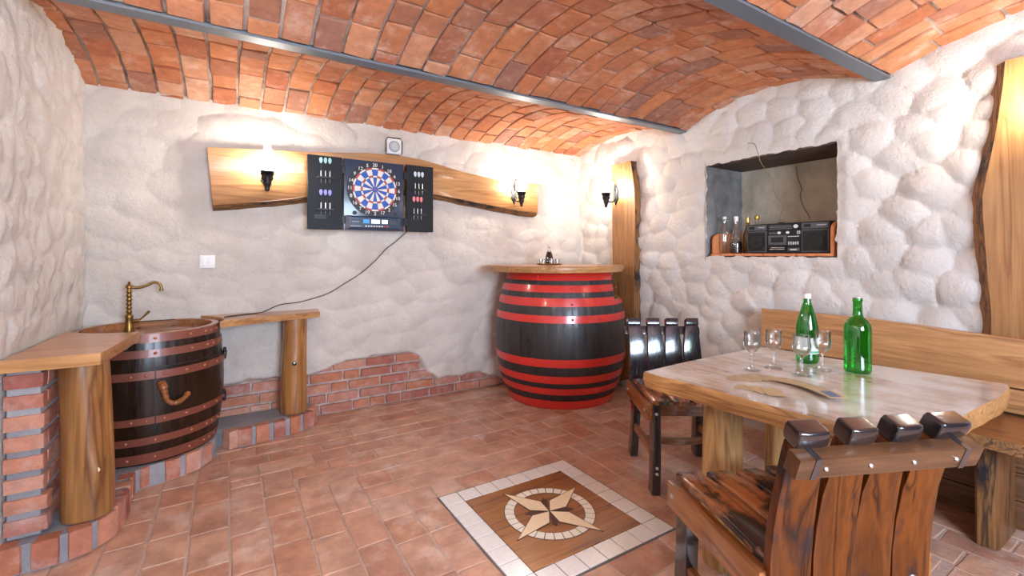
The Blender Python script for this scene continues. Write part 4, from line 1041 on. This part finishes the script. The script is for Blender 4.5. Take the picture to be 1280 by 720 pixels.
# local: x to the right seen from the room, -y out of the niche
rw, rh = .272, .208
bx('body', (-rw, 0, 0), (rw, .125, rh), M['radio_black'], rd, .006)
for s in (-1, 1):
    x0, x1 = (-rw + .006, -.128) if s < 0 else (.105, rw - .008)
    bx('speaker_frame', (x0, -.006, .008), (x1, .004, .156), M['radio_grey'], rd, .003)
    g = bx('speaker_grille', (x0 + .006, -.009, .014), (x1 - .006, .002, .150), M['grille'], rd, .002)
    MB().lathe([(.052, -.010), (.052, -.013), (.046, -.014), (.03, -.0105), (.012, -.014), (0, -.015)], 28, ((x0 + x1) / 2, 0, .080), axis='y').build('cone', M['radio_black'], g, smooth=50)
    bx('tweeter_panel', (x0, -.006, .162), (x1, .004, .200), M['radio_grey'], rd, .003)
    bx('tweeter_slot', (x0 + .014, -.008, .172), (x0 + .055, .002, .192), M['radio_black'], rd, .002)
    bx('trim_bar', ((x0 + x1) / 2 + .012, -.0075, .180), (x1 - .012, .002, .186), M['grey_plastic'], rd, .001, 1)
bx('tuner_scale', (-.118, -.004, .158), (.098, .004, .200), M['radio_black'], rd, .002)
for k in range(3): bx('scale_line', (-.105, -.0048, .168 + .010 * k), (.045, .002, .1692 + .010 * k), M['grey_plastic'], rd, 0)
def knob(x, z, r, mat='white_plastic'): MB().lathe([(r, .0), (r, -.010), (r * .85, -.013), (0, -.013)], 20, (x, -.003, z), axis='y').build('knob', M[mat], rd, smooth=40)
knob(.070, .181, .013); knob(-.038, .141, .009); knob(.018, .141, .009)
for k in range(5): bx('switch', (-.108 + .012 * k, -.006, .134), (-.099 + .012 * k, .002, .146), M['radio_grey'], rd, .001, 1)
bx('cassette_door', (-.113, -.007, .058), (.008, .003, .124), M['radio_grey'], rd, .003)
bx('cassette_window', (-.095, -.0085, .075), (-.010, .002, .112), M['radio_black'], rd, .002)
bx('key_row', (-.105, -.012, .022), (.005, .003, .046), M['radio_black'], rd, .002)
for k in range(2): bx('key_trim', (-.100 + .01 * k, -.0135, .026 + .011 * k), (.0, .0, .030 + .011 * k), M['silver'], rd, 0)
bx('equaliser_panel', (.016, -.006, .036), (.092, .003, .122), M['radio_black'], rd, .002)
bx('equaliser_trim', (.018, -.0072, .112), (.090, .002, .116), M['white_plastic'], rd, 0)
for k in range(5): bx('slider', (.021 + .0145 * k, -.010, .056), (.029 + .0145 * k, .002, .080), M['silver'], rd, .001, 1)
bx('badge', (.018, -.007, .014), (.092, .003, .036), M['radio_grey'], rd, .002); bx('badge_print', (.034, -.008, .022), (.076, .0, .028), M['white_plastic'], rd, 0)
bx('jack_plate', (.075, -.006, .130), (.094, .002, .150), M['grey_plastic'], rd, .001, 1)
bx('headphone_jack', (.081, -.0075, .136), (.088, .0, .143), M['board_black'], rd, 0)
bx('handle_stub', (-.07, .03, rh - .003), (-.04, .07, rh + .008), M['radio_black'], rd, .002)
def nbottle(x, y, prof, mat, label, liq=None, cap=None):
    r = empty('bottle', (x, y, TZ + .0005), 0, label, 'bottle')
    MB().lathe(prof, 24).build('glass_body', M[mat], r, smooth=50)
    if liq: MB().lathe(liq, 24).build('contents', M['dark_liquid'], r, smooth=50)
    if cap: MB().lathe(cap[0], 16).build('cap', M[cap[1]], r, smooth=50)
nbottle(3.235, 2.095, [(.030, 0), (.034, .006), (.034, .15), (.030, .175), (.014, .215), (.012, .265), (.014, .27)], 'glass', 'empty clear bottle standing beside the upright niche tile', None, ([(.0145, .262), (.0145, .282), (0, .283)], 'white_plastic'))
nbottle(3.225, 1.995, [(.036, 0), (.042, .008), (.043, .06), (.036, .12), (.020, .18), (.0135, .22), (.0135, .27)], 'glass', 'flask shaped bottle with dark drink and white cap in the niche', [(0, .004), (.039, .008), (.0405, .06), (.037, .088), (0, .089)], ([(.0155, .238), (.0155, .276), (0, .278)], 'white_plastic'))
nbottle(3.36, 1.985, [(.030, 0), (.033, .008), (.033, .14), (.014, .20), (.012, .26)], 'amber', 'amber bottle with gold cap behind the flask in the niche', None, ([(.014, .235), (.014, .272), (0, .274)], 'gold'))
nbottle(3.43, 1.955, [(.030, 0), (.033, .008), (.033, .14), (.014, .20), (.012, .27)], 'glass', 'clear bottle with gold cap standing behind the radio', None, ([(.013, .255), (.018, .27), (.017, .285), (0, .295)], 'gold'))
wp = [onX(935, 179, XR - .045), onX(943, 180, XR - .07), onX(947, 190, XR - .065), onX(951, 203, XR - .04), onX(958, 213, XR + .04), onX(967, 225, XR + .07), onX(968, 240, XR + .08), onX(974, 250, XR + .09), onX(980, 259, XR + .09), onX(975, 270, XR + .10), Vector((3.27, 1.70, TZ + rh + .0035))]
tag(MB().tube(catmull(wp, 5), .0025, 6).build('aerial_wire', M['wire_brown'], None, smooth=60), 'thin brown aerial wire running from the plaster into the niche', 'wire')
# ------------------------------------------------------------------ table
TT = 0.74
tab = empty('dining_table', (0, 0, 0), 0, 'thick live edge wooden table with pale patchy top and log legs', 'table')
ol = catmull([Vector((x, y, 0)) for x, y in ((1.443, 1.295), (1.70, 1.312), (2.00, 1.318), (2.325, 1.315), (2.365, 1.24), (2.37, 1.00), (2.40, .75), (2.445, .50), (2.43, .445), (2.20, .425), (1.95, .432), (1.72, .425), (1.53, .425), (1.478, .455), (1.468, .60), (1.455, .85), (1.452, 1.08), (1.432, 1.25))], 5)[:-1]
slab('table_top', [(p.x, p.y) for p in ol], TT - .062, TT, M['table'], M['table_edge'], parent=tab, jit=.003)
for i, (x, y) in enumerate(((1.675, 1.09), (2.165, 1.11), (1.735, .725), (2.20, .725))):
    o = log('leg', (x, y), .078, .070, 0.002, TT - .060, M['log_pale'], tab, 10 + i, .010)
# ------------------------------------------------------------------ bench
be = empty('wall_bench', (0, 0, 0), 0, 'long oak wall bench with a plank back behind the table', 'bench')
B0, B1 = 0.30, 1.655
bo = catmull([Vector((y, z, 0)) for y, z in ((B1, .625), (B1 + .002, .845), (B1 - .02, .862), (1.35, .870), (1.0, .866), (.7, .852), (.3, .835))], 5)
bkp = [(p.x, p.y) for p in bo] + [(B0, .628)]
mb = MB(); mb.rings([[(3.005, y, z) for y, z in bkp], [(2.962, y, z) for y, z in bkp]])
mb.build('back_board', M['oak_y'], be, .006, 2, 40)
bx('lower_board', (2.965, B0, .512), (3.005, B1 - .01, .618), M['oak_y'], be, .006)
so = [(2.535, B0), (2.530, .6), (2.540, .9), (2.530, 1.2), (2.545, 1.62), (2.955, 1.63), (2.955, B0)]
slab('seat', so, .455, .502, M['rail_y'], M['bark'], parent=be, jit=.004)
for y in (.52, 1.40):
    bx('leg', (2.684, y, .0015), (2.940, y + .075, .456), M['bench_leg'], be, .008)
    bx('bark_strip', (2.676, y + .010, .0015), (2.687, y + .066, .452), M['bark_z'], be, .004)
for k in range(4): bx('lower_board', (2.968, B0 + .02, .004 + .125 * k), (3.000, B1 - .03, .124 + .125 * k), M['kick'], be, .004)
for y in (.56, 1.50): bx('back_post', (2.925, y, .500), (2.964, y + .07, .625), M['rail_wood'], be, .004)
# ------------------------------------------------------------------ chairs built from barrel staves
bolt = MB().lathe([(.0085, 0), (.0085, .003), (.005, .0055), (0, .006)], 12).mesh('bolt', smooth=40); bolt.materials.append(M['silver'])
def make_chair(label, dark, loc, rz):
    ch = empty('stave_chair', loc, rz, label, 'chair')
    backm = M['burnt_blue_sheen'] if dark else M['stave']; legm = M['burnt']
    SH = .50
    xs = [-.165, -.055, .055, .165]
    for i, x in enumerate(xs):
        mb = MB(); K = 8; rings = []
        for k in range(K + 1):
            y = -.205 + .43 * k / K; t = (y / .215)
            hw = .047 * (1 - .10 * t * t); zt = SH - .014 * t * t - abs(x) * .0 + (.004 if i in (0, 3) else 0)
            rings.append([(x - hw, y, zt - .026), (x + hw, y, zt - .026), (x + hw, y, zt - .003), (x + hw * .8, y, zt), (x - hw * .8, y, zt), (x - hw, y, zt - .003)])
        mb.rings(rings).build('seat_slat', M['stave_y'], ch, .002, 1, 40)
    for s in (-1, 1):
        # front leg, rear leg, apron, stretcher
        def legpoly(pts, w):
            mb = MB(); mb.rings([[(x - w/2, y - d/2, z), (x + w/2, y - d/2, z), (x + w/2, y + d/2, z), (x - w/2, y + d/2, z)] for x, y, z, d in pts]); return mb
        legpoly([(s * .195, .205, .001, .078), (s * .190, .200, .04, .074), (s * .185, .195, .25, .068), (s * .185, .185, .472, .075)], .042).build('leg', legm, ch, .004, 2, 40)
        legpoly([(s * .195, -.245, .001, .080), (s * .190, -.235, .10, .076), (s * .185, -.205, .30, .070), (s * .185, -.190, .472, .070)], .042).build('leg', legm, ch, .004, 2, 40)
        bx('side_rail', (s * .2225 - .016, -.225, .385), (s * .2225 + .016, .222, .468), M['rail_y'], ch, .004)
        mb = MB(); mb.rings([[(s * .19 - .012, y, .165 + z), (s * .19 + .012, y, .165 + z), (s * .19 + .012, y, .21 + z), (s * .19 - .012, y, .21 + z)] for y, z in ((-.222, .0), (-.1, .008), (.02, .010), (.19, .0))])
        mb.build('stretcher', M['rail_y'], ch, .003, 1, 40)
        for (y, z) in ((.19, .43), (-.19, .425)):
            o = link('bolt', bolt, None, ch); o.location = (s * .2385, y, z); o.rotation_euler = (0, s * R(90), 0)
        for z in (.11, .14, .42):
            o = link('bolt', bolt, None, ch); o.location = (s * .188, .2385 if z < .3 else .2300, z); o.rotation_euler = (R(-90), 0, 0)
    bx('front_rail', (-.165, .182, .405), (.165, .214, .470), M['rail_wood'], ch, .004)
    bx('rear_rail', (-.165, -.195, .385), (.165, -.165, .465), M['rail_wood'], ch, .004)
    mb = MB(); mb.rings([[(x, y - .013, .17), (x, y + .013, .17), (x, y + .013, .205), (x, y - .013, .205)] for x, y in ((-.178, -.03), (-.09, .0), (0, .012), (.09, .0), (.178, -.03))])
    mb.build('stretcher', M['rail_wood'], ch, .003, 1, 40)
    bxs = [-.166, -.053, .053, .164]; wt = [.090, .090, .090, .090] if dark else [.094, .082, .080, .096]
    for i, x in enumerate(bxs):
        mb = MB(); rings = []
        path = [(-.228, .33, .050, .024), (-.224, .42, .053, .024), (-.227, .50, .054, .024), (-.236, .58, .053, .024), (-.250, .66, .0505, .024), (-.268, .73, .047, .025), (-.284, .778, .043, .027), (-.292, .800, .0395, .030)]
        top = [(-.292, .800, .0395, .036), (-.296, .810, .0395, .046), (-.306, .834, .039, .048), (-.310, .844, .037, .042)]
        def stv(path):
            rings = []
            for k, (y, z, hw, th) in enumerate(path):
                a, b = path[max(k-1, 0)], path[min(k+1, len(path)-1)]; L_ = math.hypot(b[0]-a[0], b[1]-a[1]); ny, nz = (b[1]-a[1]) / L_, -(b[0]-a[0]) / L_
                hw = hw * (1 if z < .66 else 1 - (1 - wt[i] / .094) * min(1, (z - .66) / .12))
                xx = x * (1.0 if z < .7 else 1.0 + .10 * (z - .7) / .14)
                h2 = th / 2
                rings.append([(xx + sx * hw, y + ny * t_, z + nz * t_) for sx, t_ in ((-1, -h2), (-.5, -h2 - .003), (.5, -h2 - .003), (1, -h2), (1, h2), (-1, h2))])
            return MB().rings(rings)
        st = stv(path).build('back_stave', backm, ch, .0025, 2, 35)
        stv(top).build('stave_end', M['burnt_blue_sheen'] if dark else M['stave_top'], st, .006, 3, 35)
        o = link('bolt', bolt, None, ch); o.location = (x, -.2395, .425); o.rotation_euler = (R(90), 0, 0)
    rail = MB(); A_ = R(-20)
    rail.box((-.232, -.019, -.026), (.232, .019, .026)); me = rail.mesh('back_rail', .004, 2, 40, Matrix.Translation((0, -.318, .766)) @ Matrix.Rotation(A_ * -1, 4, 'X'))
    ro = link('back_rail', me, M['back_rail'] if not dark else M['burnt'], ch)
    for s in (-1, 1):
        g = MB().box((s * .188 - .007, -.0205, -.027), (s * .188 + .007, .0195, .0272)).mesh('strap', 0, 1, None, Matrix.Translation((0, -.318, .766)) @ Matrix.Rotation(A_ * -1, 4, 'X')); link('strap', g, M['burnt'], ro)
    for x in (-.165, -.055, .055, .165):
        o = link('bolt', bolt, None, ch); o.location = (x, -.337, .760); o.rotation_euler = (R(70), 0, 0); o.scale = (.6, .6, .6)
    return ch
fa = math.atan2(.917, .4) - R(90)
make_chair('scorched wooden stave chair with an open slatted back against the table corner', False, (1.373, .712, 0), fa)
fb = math.atan2(-.835, -.55) - R(90)
make_chair('stave chair with dark varnished back slats and painted-in blue sheen beside the barrel bar', True, (2.13, 1.657, 0), fb).scale = (1, 1, .97)

# ------------------------------------------------------------------ bottles, glasses and cards on the table
def tbottle(loc, prof, label, parts):
    r = empty('green_bottle', (loc.x, loc.y, TT + .0005), 0, label, 'bottle')
    MB().lathe(prof, 32).build('glass_body', M['green_glass'], r, smooth=60)
    for nm, pr, mt in parts: MB().lathe(pr, 32, cap=False).build(nm, M[mt], r, smooth=60)
b1 = onZ(1009, 453, TT); b2 = onZ(1072, 465, TT)
tbottle(b1, [(.034, 0), (.042, .006), (.0435, .02), (.0435, .12), (.0425, .160), (.035, .198), (.022, .245), (.0145, .270), (.0135, .296)], 'tall green mineral water bottle with paper label and white cap on the table',
        [('paper_label', [(.0440, .045), (.0440, .115)], 'paper'), ('neck_band', [(.0442, .048), (.0442, .058)], 'paper_green'), ('cap', [(.0148, .284), (.0150, .302), (.0125, .306), (0, .306)], 'white_plastic')])
tbottle(b2, [(.040, 0), (.046, .006), (.0465, .02), (.0465, .175), (.044, .195), (.034, .212), (.020, .225), (.0165, .24), (.0150, .285), (.0172, .287), (.0172, .300), (.0145, .302)], 'squat unlabelled green glass bottle on the table',
        [('cap', [(.0158, .296), (.0158, .304), (0, .306)], 'silver')])
gp = [(0.0, .0), (.033, .0), (.034, .003), (.012, .010), (.006, .016), (.0055, .03), (.0085, .042), (.0055, .054), (.005, .066), (.010, .074), (.024, .084), (.032, .102), (.033, .120), (.0295, .140), (.031, .160), (.0300, .160), (.0285, .140), (.0315, .119), (.030, .103), (.022, .087), (.0, .080)]
gm = MB().lathe(gp, 28, cap=False).mesh('wine_glass', smooth=60); gm.materials.append(M['glass'])
for (x, y, lab) in ((940, 463, 'clear stemmed wine glass standing farthest from the squat green bottle'), (967, 459.5, 'clear stemmed wine glass second farthest from the squat green bottle'),
                    (1002, 469, 'clear stemmed wine glass standing closest to the fanned cards'), (1028, 462, 'clear stemmed wine glass standing between the two green bottles')):
    q = onZ(x, y, TT); o = link('wine_glass', gm); o.location = (q.x, q.y, TT + .0008)
    tag(o, lab, 'glass', 'wine glasses on the table')
def card(p, rz, k, mat, label, tiltx=0):
    o = bx('playing_card', (-.029, -.045, 0), (.029, .045, .0006), M[mat], None, 0)
    o.location = (p.x, p.y, TT + .0012 + .0009 * k); o.rotation_euler = (0, 0, rz); return tag(o, label, 'card', 'old playing cards fanned on the table')
fan = catmull([onZ(925, 474, TT), onZ(955, 473, TT), onZ(985, 479, TT), onZ(1010, 486, TT), onZ(1038, 497, TT)], 3)
fang = [R(-70 + 5 * k) for k in range(len(fan))]
for k, p in enumerate(fan[:12]):
    card(p, R(35) - R(6) * k, k, 'card' if k % 2 else 'card_back', 'worn tan playing card in the overlapping row on the table')
last = card(fan[12], R(35) - R(72), 12, 'card', 'playing card with a dark blue printed picture at the end of the row')
last['group'] = ''
del last['group']
bx('picture', (-.018, -.033, .0006), (.018, .033, .0009), M['card_print'], last, 0)
for k, (x, y, a) in enumerate(((938, 486, 10), (950, 488, -25), (966, 491, -45))):
    card(onZ(x, y, TT), R(a), k, 'card', 'loose tan playing card lying in front of the fanned row')
